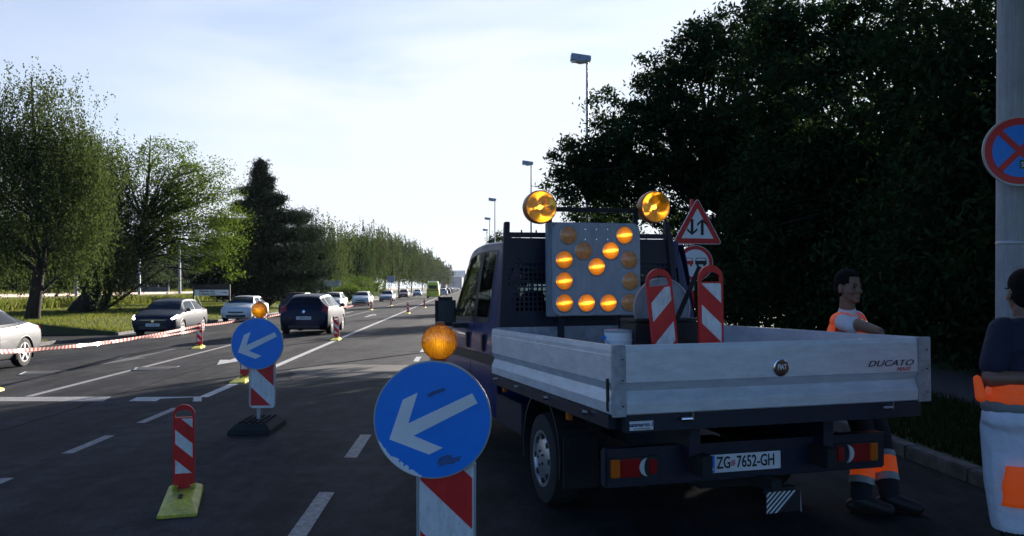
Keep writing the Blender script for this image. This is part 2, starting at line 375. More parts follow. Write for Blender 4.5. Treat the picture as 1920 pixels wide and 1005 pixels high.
def facing(x, y, z):                      # text standing in the xz plane, read from -y
    return Matrix.Translation((x, y, z)) @ Matrix.Rotation(rad(90), 4, 'X')
def P(u, v, Y): return Vector(((u - CU) / F * Y, Y, H + (HV - v) / F * Y))
def G(u, v, h=0):
    Y = (H - h) * F / (v - HV); return Vector(P2((u - CU) / F * Y, Y))
RS = -.0555                               # the road runs along (RS, 1)
def S(s, Y, z=0): return Vector((s + RS * Y, Y, z))
def fall(x, y):                           # the carriageway drains to the left, 3.45 %
    return -.0345 * max(0, -4.1 - max(x - RS * y, -14.3))
def P2(x, y):
    t = 1
    for _ in range(30): t = 1 - fall(x * t, y * t) / H
    return x * t, y * t, fall(x * t, y * t)
ROADA = math.atan(-RS)                    # yaw of the road direction

# ------------------------------------------------------------------ ground and road
def sheet(name, pts, m, z=0, kind='structure', flat=None):
    b = MB(); n = len(pts) // 2
    q = [P2(p[0], p[1]) if flat is None and p[0] - RS * p[1] < -4.1 else (p[0], p[1], 0) for p in pts]
    b.add([(p[0], p[1], p[2] + z) for p in q], [(i, i + 1, n * 2 - 2 - i, n * 2 - 1 - i) for i in range(n - 1)])
    o = b.build(name, m); o['kind'] = kind; return o
def strip(name, s0, s1, Y0, Y1, m, z, kind='structure', n=1):
    ys = [Y0 + (Y1 - Y0) * i / n for i in range(n + 1)]
    return sheet(name, [S(s0, y)[:2] for y in ys] + [S(s1, y)[:2] for y in ys[::-1]], m, z, kind)
sheet('ground', [(-2500, -300), (-2500, 4000), (2500, 4000), (2500, -300)], M['grass'], -.5, flat=1)
KL, KR = -12.0, 4.25
strip('road', -4.1, KR, -30, 1500, M['asphalt'], 0); strip('road', KL, -4.1, .5, 1500, M['asphalt'], 0, n=300)
sheet('road', [S(-14.3, -30)[:2], S(-14.3, .4)[:2], S(-4.1, .4)[:2], S(-4.1, -30)[:2]], M['asphalt'], -.36, flat=1)
KLT = P2(*S(KL, 40)[:2]); KLT = KLT[0] - RS * KLT[1]
# side entrance on the left, between the two kerb runs
sheet('side_road', [S(-50, 22)[:2], S(-50, 38)[:2], S(KLT + .01, 38)[:2], S(KLT + .01, 22)[:2]], M['asphalt'], -.36, flat=1)
def kerbrun(s0, Y0, Y1, side):
    b = MB(); y = Y0; zz = 0 if side > 0 else fall(*S(s0, 30)[:2])
    while y < Y1:
        l = min(1.0 if y < 80 else 20, Y1 - y); a = S(s0, y + .01); c = S(s0, y + l)
        x = side * .15
        b.add([(a.x, a.y, -.02), (a.x + x, a.y, -.02), (c.x + x, c.y, -.02), (c.x, c.y, -.02), (a.x, a.y, .12), (a.x + x, a.y, .12), (c.x + x, c.y, .12), (c.x, c.y, .12)],
              [(0, 1, 2, 3), (4, 5, 6, 7), (0, 1, 5, 4), (1, 2, 6, 5), (2, 3, 7, 6), (3, 0, 4, 7)])
        y += l
    b.v = [(p[0], p[1], p[2] + zz) for p in b.v]
    o = b.build('kerb', M['kerb'], bevel=.012); o['kind'] = 'structure'
kerbrun(KLT, -5, 29.6, -1); kerbrun(KLT, 34.6, 400, -1); kerbrun(KR, -10, 300, 1)
# verges (raised turf) and path on the right
def slab(name, s0, s1, Y0, Y1, m, z):
    o = strip(name, s0, s1, Y0, Y1, m, z); return o
def verge_z(s_): return -.25 + .35 * min(1, max(0, (KLT - .15 - s_) / 3.5))
def left_verge(Y0, Y1):
    b = MB(); ss = [KLT - .15, KLT - .16, KLT - 1.5, KLT - 3.65, -60, -2500]; zz = [-.5, -.25] + [verge_z(q) for q in ss[2:]]
    rows = [(Y0, -1), (Y0, 0), (Y1, 0), (Y1, -1)]
    vs = [(*S(q, y)[:2], -.5 if f else z) for y, f in rows for q, z in zip(ss, zz)]; n = len(ss)
    b.add(vs, [(i * n + j, i * n + j + 1, (i + 1) * n + j + 1, (i + 1) * n + j) for i in range(3) for j in range(n - 1)])
    o = b.build('verge', M['grass']); o['kind'] = 'structure'
left_verge(-30, 29.2); left_verge(35, 1500)
slab('verge', KR + .15, 6.6, -10, 300, M['grass'], .105); slab('path', 6.6, 8.9, -10, 300, M['path'], .112); slab('verge', 8.9, 2500, -10, 1500, M['grass'], .10)

def marking(pts, m=M['paint'], name='road_marking', z=.004, raw=False):
    q = [P2(p[0], p[1]) if not raw else (p[0], p[1], fall(p[0], p[1])) for p in pts]
    b = MB(); b.add([(p[0], p[1], p[2] + z) for p in q], [tuple(range(len(pts)))]); o = b.build(name, m); o['kind'] = 'structure'; return o
def line(s0, Y0, Y1, w_=.12, m=M['paint'], s1=None):
    s1 = s0 if s1 is None else s1
    n = max(1, int((Y1 - Y0) / 15)); 
    L_ = []; R_ = []
    for i in range(n + 1):
        t = i / n; y = Y0 + (Y1 - Y0) * t; s = s0 + (s1 - s0) * t
        L_.append(S(s - w_ / 2, y)[:2]); R_.append(S(s + w_ / 2, y)[:2])
    return sheet('road_marking', L_ + R_[::-1], m, .004)
line(-3.95, 12.4, 30, .15, s1=-4.1); line(-4.1, 30, 130, .17, s1=-4.6); line(-4.6, 130, 500, .17)
for y0, y1 in ((6.0, 7.15), (8.2, 9.2), (10.05, 11.3)): line(-3.96, y0, y1, .11, M['oldpaint'])
y = 2.8
while y < 60:
    line(-1.12, y, y + 1.25, .125, M['oldpaint'] if y < 15 else M['paint']); y += 2.6
line(-6.62, 12.5, 24, .12, M['oldpaint'], s1=-6.75); line(-6.75, 24, 200, .10, M['oldpaint'])
line(-8.85, 10, 40, .11, M['oldpaint'], s1=-9.0)
line(-10.2, 17.5, 21.5, .1, M['oldpaint'])
for a, c in ((0, 207), (241, 376)):       # stop line
    p = [G(a - 15 if a == 0 else a + 16, 745), G(c + 2, 744), G(c - 14 if a == 0 else c + 2, 753), G(a - 30 if a == 0 else a, 752.5)]
    marking([(q.x, q.y) for q in p], M['paint'] if a else M['oldpaint'], raw=True)
def arrow(s, Y, L_=3.4, m=M['oldpaint'], sgn=1):
    pts = [(-.08, 0), (.08, 0), (.08, L_ * .6), (.3, L_ * .6), (0, L_), (-.3, L_ * .6), (-.08, L_ * .6)]
    if sgn < 0: pts = [(-x, L_ - y_) for x, y_ in pts]
    marking([S(s + x, Y + y_)[:2] for x, y_ in pts], m, z=.005)
M['ghost'] = mat('ghost_paint', (.10, .10, .10), .7, col2=(.035, .036, .038), nscale=7); arrow(-7.8, 17.6, 4.5, M['ghost'], -1); arrow(-5.3, 17.6, 3, M['paint'], -1); arrow(-5.6, 46, 5, M['paint']); arrow(-7.8, 52, 5, M['oldpaint'], -1)
for u, v, wd, lb in ((295, 691, .9, 'right of the two steel manhole covers in the roadway beyond the stop line'), (86, 699, .9, 'left steel manhole cover near the silver sedan')):
    g = G(u, v); e = empty('manhole_cover', lb, 'manhole cover', g, .35, 'manhole covers in the road')
    MB().box((0, 0, .008), (wd, .62, .012)).build('frame', M['galv'], e, bevel=.003)
    MB().box((0, 0, .017), (wd - .12, .5, .008)).build('cover', M['darkmetal'], e)

def blob_patch(s0, Y0, w_, l_, m, z, name='asphalt_patch'):
    N = 26; pts = []
    for i in range(N):
        t = 2 * math.pi * i / N; k = 1 + random.uniform(-.12, .12); a, c = math.cos(t), math.sin(t)
        pts.append(S(s0 + w_ / 2 * k * math.copysign(abs(a) ** .45, a), Y0 + l_ / 2 * k * math.copysign(abs(c) ** .45, c))[:2])
    marking(pts, m, name, z)
M['tar'] = mat('tar_seal', (.008, .008, .010), .95, spec=.05, noise=.4, nscale=9); M['dusty'] = mat('dusty_asphalt', (.060, .052, .047), .8, col2=(.024, .023, .024), nscale=2.2, bump=.3)
blob_patch(-1.9, 16.4, 3.0, 2.6, M['dusty'], .002, 'dust_patch')
def seam(pts, w_=.02):
    b = MB(); q = [P2(*S(a, c)[:2]) if a < -4.1 else (*S(a, c)[:2], 0) for a, c in pts]; vs = []
    for i, p in enumerate(q):
        a, c = q[max(i - 1, 0)], q[min(i + 1, len(q) - 1)]; d = Vector((c[0] - a[0], c[1] - a[1])).normalized(); w2 = w_ * random.uniform(.3, .8); vs += [(p[0] - d.y * w2, p[1] + d.x * w2, p[2] + .003), (p[0] + d.y * w2, p[1] - d.x * w2, p[2] + .003)]
    b.add(vs, [(2 * i, 2 * i + 1, 2 * i + 3, 2 * i + 2) for i in range(len(q) - 1)]); o = b.build('asphalt_seam', M['tar']); o['kind'] = 'structure'
def wig(a0, y0, a1, y1, n=26, am=.05): return [(a0 + (a1 - a0) * i / n + random.uniform(-am, am), y0 + (y1 - y0) * i / n) for i in range(n + 1)]
seam(wig(-.25, 5, .1, 16, 30)); seam(wig(-5.3, 6.5, -5.5, 30, 50, .03), .025); seam(wig(-8.2, 14, -8.4, 40, 40, .03), .03); seam(wig(-4, 22, -.8, 21.2, 20, .04), .03)
# ------------------------------------------------------------------ traffic signs and barrier gear
def stripes(b, x0, x1, z0, z1, y, slope, period, off, mi, thick=.002, frac=.47):
    z = z0 - 2 * period + off
    while z < z1 + 2 * period:
        dz = slope * (x1 - x0)
        poly = clip_rect([(x0, z), (x1, z + dz), (x1, z + dz + period * frac), (x0, z + period * frac)], x0, x1, z0, z1)
        if len(poly) > 2: b.prism(poly, y - thick, y + .001, mi)
        z += period
def guide_panel(parent, z0=.08, slope=-1, hgt=.66, off=.0, tilt=None):
    """red plastic delineator panel with a handle loop and white diagonal bars"""
    w2 = .08; zt = z0 + hgt; zr = zt - w2
    b = MB(); b.prism([(-w2, z0), (w2, z0), (w2, zr - .02), (-w2, zr - .02)], -.012, .012)
    n = 14
    for i in range(n):
        a0, a1 = math.pi * i / n, math.pi * (i + 1) / n
        ri = w2 - .017
        q = [(w2 * math.cos(a0), zr + w2 * math.sin(a0)), (w2 * math.cos(a1), zr + w2 * math.sin(a1)), (ri * math.cos(a1), zr + ri * .62 * math.sin(a1)), (ri * math.cos(a0), zr + ri * .62 * math.sin(a0))]
        b.prism(q, -.012, .012)
    for sx in (-1, 1): b.prism([(sx * w2, zr - .021), (sx * (w2 - .017), zr - .021), (sx * (w2 - .017), zr + .001), (sx * w2, zr + .001)], -.012, .012)
    b.prism([(-.045, z0 - .06), (.045, z0 - .06), (.045, z0), (-.045, z0)], -.012, .012)
    p = b.build('panel', M['red'], parent, T=tilt)
    c = MB(); stripes(c, -.064, .064, z0 + .09, zr - .03, -.0125, slope * .9, .235, off, 0)
    c.v = [(x, y_, z) for x, y_, z in c.v]
    stripes(c, -.064, .064, z0 + .09, zr - .03, .0125 + .002, slope * .9, .235, off, 0)
    c.build('reflective_bars', M['white'], p, T=tilt)
    return p
def delineator(loc, rz, label, top=.73):
    e = empty('traffic_delineator', label, 'traffic delineator', loc, rz, 'red and white delineators along the lane')
    k = top / .73
    b = MB(); x, y0, y1 = .135, -.62, .2
    b.add([(-x, y0, 0), (x, y0, 0), (x, y1, 0), (-x, y1, 0), (-x, y0, .022), (x, y0, .022), (x * .95, y1, .05), (-x * .95, y1, .05), (-x * .62, y0 + .25, .06), (x * .62, y0 + .25, .06), (x * .6, y1 - .05, .075), (-x * .6, y1 - .05, .075)],
          [(3, 2, 1, 0), (0, 1, 5, 4), (1, 2, 6, 5), (2, 3, 7, 6), (3, 0, 4, 7), (4, 5, 9, 8), (5, 6, 10, 9), (6, 7, 11, 10), (7, 4, 8, 11), (8, 9, 10, 11)])
    for sx in (-1, 1): b.box((sx * .07, .0, .085), (.03, .09, .04)); b.box((sx * .05, -.05, .082), (.012, .12, .02))
    b.build('base', M['yellowpaint'], e, bevel=.006)
    MB().box((-.005, -.25, .064), (.03, .11, .012)).build('slot', M['inkblack'], e)
    guide_panel(e, z0=.10, hgt=.63 * k)
    return e
DEL = [(345, 932, .30, 'nearest striped delineator on a yellow base, left of the blue arrow signs'),
       (374, 652, .2, 'striped delineator holding the barrier tape in front of the dark hatchback'),
       (459, 712, .1, 'striped delineator half hidden behind the smaller blue arrow sign'),
       (631, 637, .1, 'striped delineator behind the black hatchback on the white line'),
       (765, 588, 0, 'second small delineator on the white line past the black hatchback'),
       (796, 577, 0, 'third small delineator on the white line past the black hatchback'),
       (696, 581, 0, 'distant delineator standing before the nearer white hatchback'),
       (733, 573.5, 0, 'distant delineator standing before the silver oncoming car'),
       (779, 557, 0, 'tiny delineator in front of the dark red car'),
       (825, 558, 0, 'farthest delineator beside the yellow green ambulance van')]
dels = []
for u, v, rz, lb in DEL:
    g = G(u, v); dels.append(delineator(g, rz, lb))
g = Vector(P2(-8.2, 13.0)); dels.append(delineator(g, .1, 'delineator at the left picture edge with only its yellow base in view'))

def beacon(parent, c, r, mlens=None, housing=None, deep=.05):
    x, y, z = c
    h = MB().lathe([(-.008, r * .955), (-.004, r * 1.0), (.030, r * 1.0), (.034, r * .955), (.03, r * .94), (-.004, r * .94)], (x, y + .0, z), 'y', 40, 0)
    h.f = h.f[:-2]; h.m = h.m[:-2]; h.f += [(5 * 40 + i, 5 * 40 + (i + 1) % 40, (i + 1) % 40, i) for i in range(40)]; h.m += [0] * 40
    h = h.build('beacon', M['amber'], parent, smooth='sharp')
    bl = MB().lathe([(.032, r * .94), (.05, r * .8), (.062, r * .5), (.066, r * .1)], (0, 0, 0), 'y', 36); bl.f = bl.f[:-2]; bl.m = bl.m[:-2]
    bl = bl.build('lens', mlens or M['amber'], h, smooth='sharp'); bl.location = (x, y, z)
    MB().cyl((x, y - .01, z), (x, y + .012, z), r * .17, n=16).build('lamp_bulb', M['beaconbulb'], h, smooth='sharp')  # glowing core added to brighten the amber lenses
    l = MB().lathe([(-.040, r * .30), (-.036, r * .6), (-.026, r * .84), (-.010, r * .94), (.002, r * .95)], (0, 0, 0), 'y', 36)
    l = l.build('lens', mlens or M['amber'], h, smooth='sharp'); l.location = (x, y, z)
    return h
ARROW = [(1480, 403), (1502, 445), (1232, 582), (1355, 633), (1297, 661), (1130, 597), (1187, 430), (1250, 400), (1210, 530)]
ARROW = [((a - 1312) / 250, -(b - 515) / 250) for a, b in ARROW]
def arrow_sign(loc, rz, zc, label, pz0, pz1, bx, worn=False, poff=0, px=0):
    e = empty('arrow_sign', label, 'traffic sign', loc, rz, 'blue keep-left arrow signs with amber beacons')
    r = .30; y = -.03
    disc = MB().prism(circle(0, zc, r, 64), y, y + .022).build('sign_disc', M['galv'], e, bevel=.003)
    MB().prism(circle(0, zc, r - .008, 64), y - .003, y + .001).build('blue_face', M['signblue'], disc)
    MB().prism([(a * r, zc + b * r) for a, b in ARROW], y - .006, y - .002).build('arrow', M['signwhite'], disc)
    if worn:
        b = MB()
        for cx, cz, l_, w_, an in ((.02, .14, .10, .022, .35), (.083, -.21, .12, .03, .25), (.06, -.195, .07, .028, .3)):
            rot = Matrix.Rotation(an, 2); N = 22; poly = []
            for i in range(N):
                t = 2 * math.pi * i / N; k = 1 + random.uniform(-.22, .22); q = rot @ Vector((l_ / 2 * k * math.copysign(abs(math.cos(t)) ** .6, math.cos(t)), w_ / 2 * k * math.copysign(abs(math.sin(t)) ** .6, math.sin(t)))); poly.append((cx + q.x, zc + cz + q.y))
            b.prism(poly, y - .0045 - .0006 * l_, y - .002); b.build('tape_residue', M['scratch'], disc); b = MB()
        for k in range(9):
            x0 = random.uniform(-.19, -.10); z0 = zc + random.uniform(.06, .2); a = random.uniform(-1, 1); l_ = random.uniform(.02, .05)
            b.prism([(x0, z0), (x0 + l_ * math.cos(a), z0 + l_ * math.sin(a)), (x0 + l_ * math.cos(a) + .001, z0 + l_ * math.sin(a) + .003), (x0 + .001, z0 + .003)], y - .0038, y - .002)
        b.build('scratches', M['scratch'], disc) if False else None
        b = MB(); N = 26                                  # chipped rim, lower left
        for i in range(N):
            a0 = math.pi * (1.12 + .32 * i / N); a1 = math.pi * (1.12 + .32 * (i + 1) / N); d0 = .008 + .022 * math.sin(math.pi * i / N) * random.uniform(.5, 1.3); d1 = d0 * random.uniform(.7, 1.2)
            b.prism([(r * .985 * math.cos(a0), zc + r * .985 * math.sin(a0)), (r * .985 * math.cos(a1), zc + r * .985 * math.sin(a1)), ((r * .985 - d1) * math.cos(a1), zc + (r * .985 - d1) * math.sin(a1)), ((r * .985 - d0) * math.cos(a0), zc + (r * .985 - d0) * math.sin(a0))], y - .0048, y - .002)
        b.build('chipped_rim', M['signwhite'], disc)
    pw = .15
    pan = MB().prism([(px - pw, pz0 + .03), (px - pw + .03, pz0), (px + pw - .03, pz0), (px + pw, pz0 + .03), (px + pw, pz1), (px - pw, pz1)], .0, .02).build('striped_panel', M['white'], e, bevel=.003)
    b = MB()
    stripes(b, px - pw + .018, px + pw - .018, pz0 + .03, pz1 - .02, -.001, -.95, .52, poff, 0, frac=.5)
    b.build('red_bars', M['red'], pan)
    for sx in (-1, 1): MB().box((px + sx * (pw - .004), .01, (pz0 + pz1) / 2), (.012, .034, pz1 - pz0 - .06)).build('panel_edging', M['galv'], pan, bevel=.002)
    MB().box((.0, .045, .68), (.04, .04, 1.28)).build('post', M['galv'], e, bevel=.003)
    bc = beacon(e, (bx, -.02, zc + r + .092), .09)
    MB().box((bx, .012, zc + r + .185), (.045, .03, .018)).box((bx, .01, zc + r + .0), (.07, .04, .03)).build('beacon_mount', M['amberrim'], bc, bevel=.004)
    b = MB()
    b.add([(-.24, -.42, 0), (.24, -.42, 0), (.24, .42, 0), (-.24, .42, 0), (-.23, -.4, .05), (.23, -.4, .05), (.23, .4, .05), (-.23, .4, .05), (-.17, -.3, .11), (.17, -.3, .11), (.17, .3, .11), (-.17, .3, .11)],
          [(3, 2, 1, 0), (0, 1, 5, 4), (1, 2, 6, 5), (2, 3, 7, 6), (3, 0, 4, 7), (4, 5, 9, 8), (5, 6, 10, 9), (6, 7, 11, 10), (7, 4, 8, 11), (8, 9, 10, 11)])
    for i in range(-2, 3):
        for j in range(-3, 4):
            if (i, j) != (0, 0): b.box((i * .066, j * .085, .12), (.042, .05, .022))
    b.build('rubber_base', M['rubber'], e, bevel=.006)
    return e
c1 = P(811, 787, 4.19)
arrow_sign((c1.x, 4.22, 0), 0, c1.z, 'large nearest blue arrow sign with scuffed face and amber beacon, in front of the truck', .16, c1.z - .20, .033, True, .478, .067)
c2 = P(482, 644.5, 9.6)
arrow_sign((c2.x, 9.63, 0), .05, c2.z, 'smaller farther blue arrow sign on a black rubber base, left of the nearest one', .245, c2.z - .22, .02, False, .477, .05)

# barrier tape
def tape(pts, label, w_=.06, sag=.12, seg=90, tw=.0):
    b = MB(); allv = []
    for k in range(len(pts) - 1):
        a, c = Vector(pts[k]), Vector(pts[k + 1])
        for i in range(seg + (k == len(pts) - 2)):
            t = i / seg; p = a.lerp(c, t); p.z -= sag * 4 * t * (1 - t); an = tw * math.sin(t * 9 + k); allv.append((p, an, (a - c).length * t))
    dd = (Vector(pts[-1]) - Vector(pts[0])).normalized(); nn = Vector((-dd.y, dd.x, 0)).normalized()
    vs = []
    for p, an, _ in allv:
        o = Vector((0, 0, math.cos(an))) * w_ / 2 + nn * math.sin(an) * w_ / 2
        vs += [p - o, p + o]
    n = len(allv); slant = 1
    for i in range(n - 1): b.add([vs[2 * i], vs[2 * i + 2], vs[2 * i + 3], vs[2 * i + 1]], [(0, 1, 2, 3)], i % 2)
    o = b.build('barrier_tape', [M['tapewhite'], M['tapered']]); return tag(o, label, 'barrier tape', 'red and white barrier tapes')
M['tapewhite'] = mat('tape_white', (.62, .60, .58), .18, spec=.8); M['tapered'] = mat('tape_red', (.55, .10, .07), .18, spec=.8)
d2 = G(374, 652)
top2 = Vector((d2.x, d2.y, .66 + d2.z)); 
tape([P(-160, 668, 12.2), P(0, 659, 13.4), P(210, 641, 16.6), top2], 'striped tape from the left edge to the delineator before the dark hatchback', sag=.02, seg=60, tw=.5)
tape([P(-160, 662, 12.2), P(0, 661.5, 13.4), P(200, 641, 16.6), P(377, 618, d2.y - .05)], 'lower strand of striped tape at the left', sag=.03, seg=60, tw=.9)
tape([top2, P(450, 600, 28), P(532, 588, 33)], 'pale tape passing behind the smaller blue sign towards the black hatchback', sag=.03, seg=40)
d8 = G(696, 581)
tape([P(632, 574, 60), P(665, 572, 66), Vector((d8.x, d8.y, .62 + d8.z))], 'far piece of tape hanging in front of the white hatchback', w_=.12, sag=.1, seg=30)

# ------------------------------------------------------------------ vehicles
def cr1(p0, p1, p2, p3, t):
    return .5 * ((2 * p1) + (-p0 + p2) * t + (2 * p0 - 5 * p1 + 4 * p2 - p3) * t * t + (-p0 + 3 * p1 - 3 * p2 + p3) * t ** 3)
class Loft:
    """smooth shell through stations; each station = (y, ring of (x, z)); half ring mirrored"""
    def __init__(s, st): s.st = [(y, np.array(r, float)) for y, r in st]; s.K = len(st); s.R = len(st[0][1])
    def pt(s, a, r):
        a = min(max(a, 0), s.K - 1 - 1e-6); i = int(a); t = a - i; ids = [min(max(i + k, 0), s.K - 1) for k in (-1, 0, 1, 2)]
        ys = [s.st[k][0] for k in ids]; y = cr1(*ys, t)
        r_ = min(max(r, 0), s.R - 1 - 1e-6); j = int(r_); q = r_ - j
        def rv(k, jj):
            R_ = s.st[k][1]
            if jj < 0: p = R_[1 - 0]; return np.array([-p[0], p[1]])
            if jj > s.R - 1: p = R_[s.R - 2]; return np.array([-p[0], p[1]])
            return R_[jj]
        rows = [cr1(rv(k, j - 1), rv(k, j), rv(k, j + 1), rv(k, j + 2), q) for k in ids]
        p = cr1(*rows, t); return Vector((max(p[0], 0) if r_ <= s.R - 1 else p[0], y, p[1]))
    def nrm(s, a, r):
        d1 = s.pt(a + .02, r) - s.pt(a - .02, r); d2 = s.pt(a, r + .02) - s.pt(a, r - .02)
        n = d2.cross(d1); 
        if n.length < 1e-9: return Vector((0, 0, 1))
        n.normalize(); c = s.pt(a, r); 
        if n.dot(Vector((c.x, 0, c.z - .6))) < 0: n = -n
        return n
    def body(s, b, na=6, nr=4, keep=None, mi=0):
        A = [i / na for i in range((s.K - 1) * na + 1)]; Rr = [j / nr for j in range((s.R - 1) * nr + 1)]
        for sg in (1, -1):
            g = [[s.pt(a, r) for r in Rr] for a in A]
            vs = [(sg * p.x, p.y, p.z) for row in g for p in row]; n = len(Rr); fs = []
            for i in range(len(A) - 1):
                for j in range(n - 1):
                    c = (g[i][j] + g[i + 1][j + 1]) / 2
                    if keep and not keep(c, A[i], Rr[j]): continue
                    fs.append((i * n + j, i * n + j + 1, (i + 1) * n + j + 1, (i + 1) * n + j))
            for i in (0, len(A) - 1): fs.append(tuple(i * n + j for j in range(n)))
            b.add(vs, fs, mi)
    def patch(s, b, a0, a1, r0, r1, off=.005, side=(1, -1), na=8, nr=6, mi=0, corners=None):
        """corners: a0,a1 as functions of r fraction allowed via tuples (at r0, at r1)"""
        a0 = a0 if isinstance(a0, tuple) else (a0, a0); a1 = a1 if isinstance(a1, tuple) else (a1, a1)
        for sg in side:
            vs = []
            for i in range(na + 1):
                for j in range(nr + 1):
                    f = j / nr; r = r0 + (r1 - r0) * f; lo = a0[0] + (a0[1] - a0[0]) * f; hi = a1[0] + (a1[1] - a1[0]) * f
                    a = lo + (hi - lo) * i / na; p = s.pt(a, r) + s.nrm(a, r) * off; vs.append((sg * p.x, p.y, p.z))
            n = nr + 1
            b.add(vs, [(i * n + j, i * n + j + 1, (i + 1) * n + j + 1, (i + 1) * n + j) for i in range(na) for j in range(nr)], mi)
        return b
def car_ring(wl, zl, ws, zs, wr, zt):
    up = zt - zs > .2
    return [(0, zl), (wl * .8, zl), (wl, zl + .12), (max(wl, ws) + .015, (zl + zs) / 2 + .05), (ws, zs - .01), (ws - .05, zs + (.05 if up else (zt - zs) * .5)),
            (wr, zt - (.075 if up else (zt - zs) * .15)), (wr * .82, zt - .008 if up else zt), (0, zt + .02)]
def wheel(parent, x, y, r, w_, sgn, nspoke=5, name='wheel'):
    t = MB().lathe([(-w_ / 2, r * .68), (-w_ / 2 - .004, r * .8), (-w_ / 2 + .012, r * .96), (-w_ / 4, r), (w_ / 4, r), (w_ / 2 - .012, r * .96), (w_ / 2 + .004, r * .8), (w_ / 2, r * .68)], (0, 0, 0), 'x', 28)
    t.f = t.f[:-2]; t.m = t.m[:-2]; t = t.build(name, M['rubber'], parent, smooth='sharp'); t.location = (x, y, r)
    b = MB(); o = sgn * w_ / 2
    b.lathe([(o * .3, r * .67), (o * .98, r * .67), (o * .98, r * .60), (o * .5, r * .56)], (0, 0, 0), 'x', 28)
    for k in range(nspoke):
        a = 2 * math.pi * k / nspoke; rot = Matrix.Rotation(a, 3, 'X'); b.box(rot @ Vector((o * .86, 0, r * .34)), (.03, r * .17, r * .6), rot=rot)
    b.cyl((o * .5, 0, 0), (o * .95, 0, 0), r * .15, n=12)
    b.build('rim', M['rim'], t)
    MB().cyl((o * .2, 0, 0), (o * .52, 0, 0), r * .6, n=24).build('brake_disc', M['darkmetal'], t)
    return t
def smudge_plate(parent, y, z, front, w_=.52):
    p = MB().box((0, y, z), (w_, .012, .11)).build('number_plate', M['white'], parent)
    b = MB(); sy = y - .008 if front else y + .008; random.seed(int(z * 999))
    x = -w_ / 2 + .07
    while x < w_ / 2 - .05:
        ww = random.uniform(.022, .034); b.box((x, sy, z), (ww, .003, .055)); x += ww + random.uniform(.014, .03)
    b.build('plate_characters', M['greycloth'], p)
SHAPES = {
 # y, wl, zl, ws, zs, wr, zt
 'hatch': dict(L=4.2, st=[(0, .52, .32, .60, .62, .50, .68), (.06, .74, .25, .79, .71, .64, .78), (.28, .83, .20, .86, .78, .72, .87), (.68, .85, .19, .88, .85, .73, .97), (1.0, .86, .19, .89, .90, .72, 1.045), (1.38, .86, .19, .89, .92, .66, 1.27), (1.80, .86, .19, .89, .925, .585, 1.425), (2.5, .86, .19, .89, .92, .60, 1.465), (3.25, .86, .19, .89, .935, .585, 1.435), (3.78, .85, .20, .875, .95, .54, 1.355), (4.02, .83, .23, .85, .95, .66, 1.06), (4.14, .80, .28, .82, .80, .64, .90), (4.2, .70, .34, .74, .62, .58, .68)],
               ws=(4.1, 5.9), rw=(9.1, 9.92), sw=[((4.45, 5.75), (7.0, 7.0), 0), ((7.1, 7.1), (8.45, 8.25), 0), ((8.6, 8.4), (9.35, 8.85), 0)], wh=(.80, 3.42, .315), H=1.47),
 'sedan': dict(L=4.9, st=[(0, .50, .32, .56, .60, .46, .63), (.06, .72, .25, .78, .66, .62, .70), (.35, .84, .20, .87, .71, .72, .79), (.9, .88, .19, .91, .80, .75, .90), (1.35, .89, .19, .925, .87, .75, .97), (1.8, .89, .19, .93, .905, .68, 1.21), (2.2, .89, .19, .93, .92, .60, 1.40), (2.8, .89, .19, .93, .93, .61, 1.45), (3.5, .89, .19, .93, .95, .60, 1.40), (4.1, .88, .19, .92, .97, .66, 1.13), (4.4, .87, .20, .91, .95, .74, 1.02), (4.8, .83, .26, .86, .86, .72, .98), (4.9, .72, .34, .78, .64, .6, .72)],
               ws=(4.1, 5.9), rw=(8.1, 9.4), sw=[((4.45, 5.75), (7.0, 7.0), 0), ((7.1, 7.1), (8.35, 8.1), 0), ((8.45, 8.2), (9.2, 8.5), 0)], wh=(.88, 3.93, .345), H=1.46),
 'wagon': dict(L=4.6, st=[(0, .50, .34, .56, .66, .46, .70), (.06, .74, .27, .78, .74, .64, .80), (.35, .84, .22, .86, .80, .72, .88), (.85, .87, .21, .89, .88, .74, .98), (1.2, .88, .21, .90, .95, .74, 1.07), (1.55, .88, .21, .91, .98, .68, 1.30), (1.95, .88, .21, .91, 1.0, .62, 1.52), (2.7, .88, .21, .91, 1.0, .63, 1.57), (3.6, .88, .21, .91, 1.0, .63, 1.56), (4.3, .87, .22, .90, 1.0, .60, 1.50), (4.48, .86, .25, .88, 1.0, .68, 1.12), (4.56, .83, .30, .85, .85, .68, .98), (4.6, .72, .36, .76, .66, .6, .72)],
               ws=(4.1, 5.9), rw=(9.1, 9.9), sw=[((4.45, 5.75), (7.0, 7.0), 0), ((7.1, 7.1), (8.3, 8.3), 0), ((8.4, 8.4), (9.1, 9.0), 0)], wh=(.85, 3.65, .33), H=1.57),
 'van': dict(L=5.4, st=[(0, .55, .36, .62, .80, .5, .86), (.06, .82, .28, .86, .95, .70, 1.02), (.3, .90, .24, .93, 1.05, .76, 1.15), (.6, .93, .24, .96, 1.12, .78, 1.25), (.85, .94, .24, .97, 1.15, .80, 1.4), (1.3, .95, .24, .98, 1.2, .78, 1.95), (1.8, .95, .24, .98, 1.2, .78, 2.5), (2.4, .95, .24, .98, 1.2, .80, 2.62), (3.6, .95, .24, .98, 1.2, .80, 2.62), (4.8, .95, .24, .98, 1.2, .80, 2.6), (5.3, .95, .24, .97, 1.2, .80, 2.55), (5.38, .93, .27, .95, 1.2, .78, 2.45), (5.4, .88, .32, .90, 1.2, .72, 2.35)],
               ws=(4.3, 5.8), rw=None, sw=[((4.6, 5.3), (6.6, 6.6), 0)], wh=(.95, 4.3, .35), H=2.65),
}
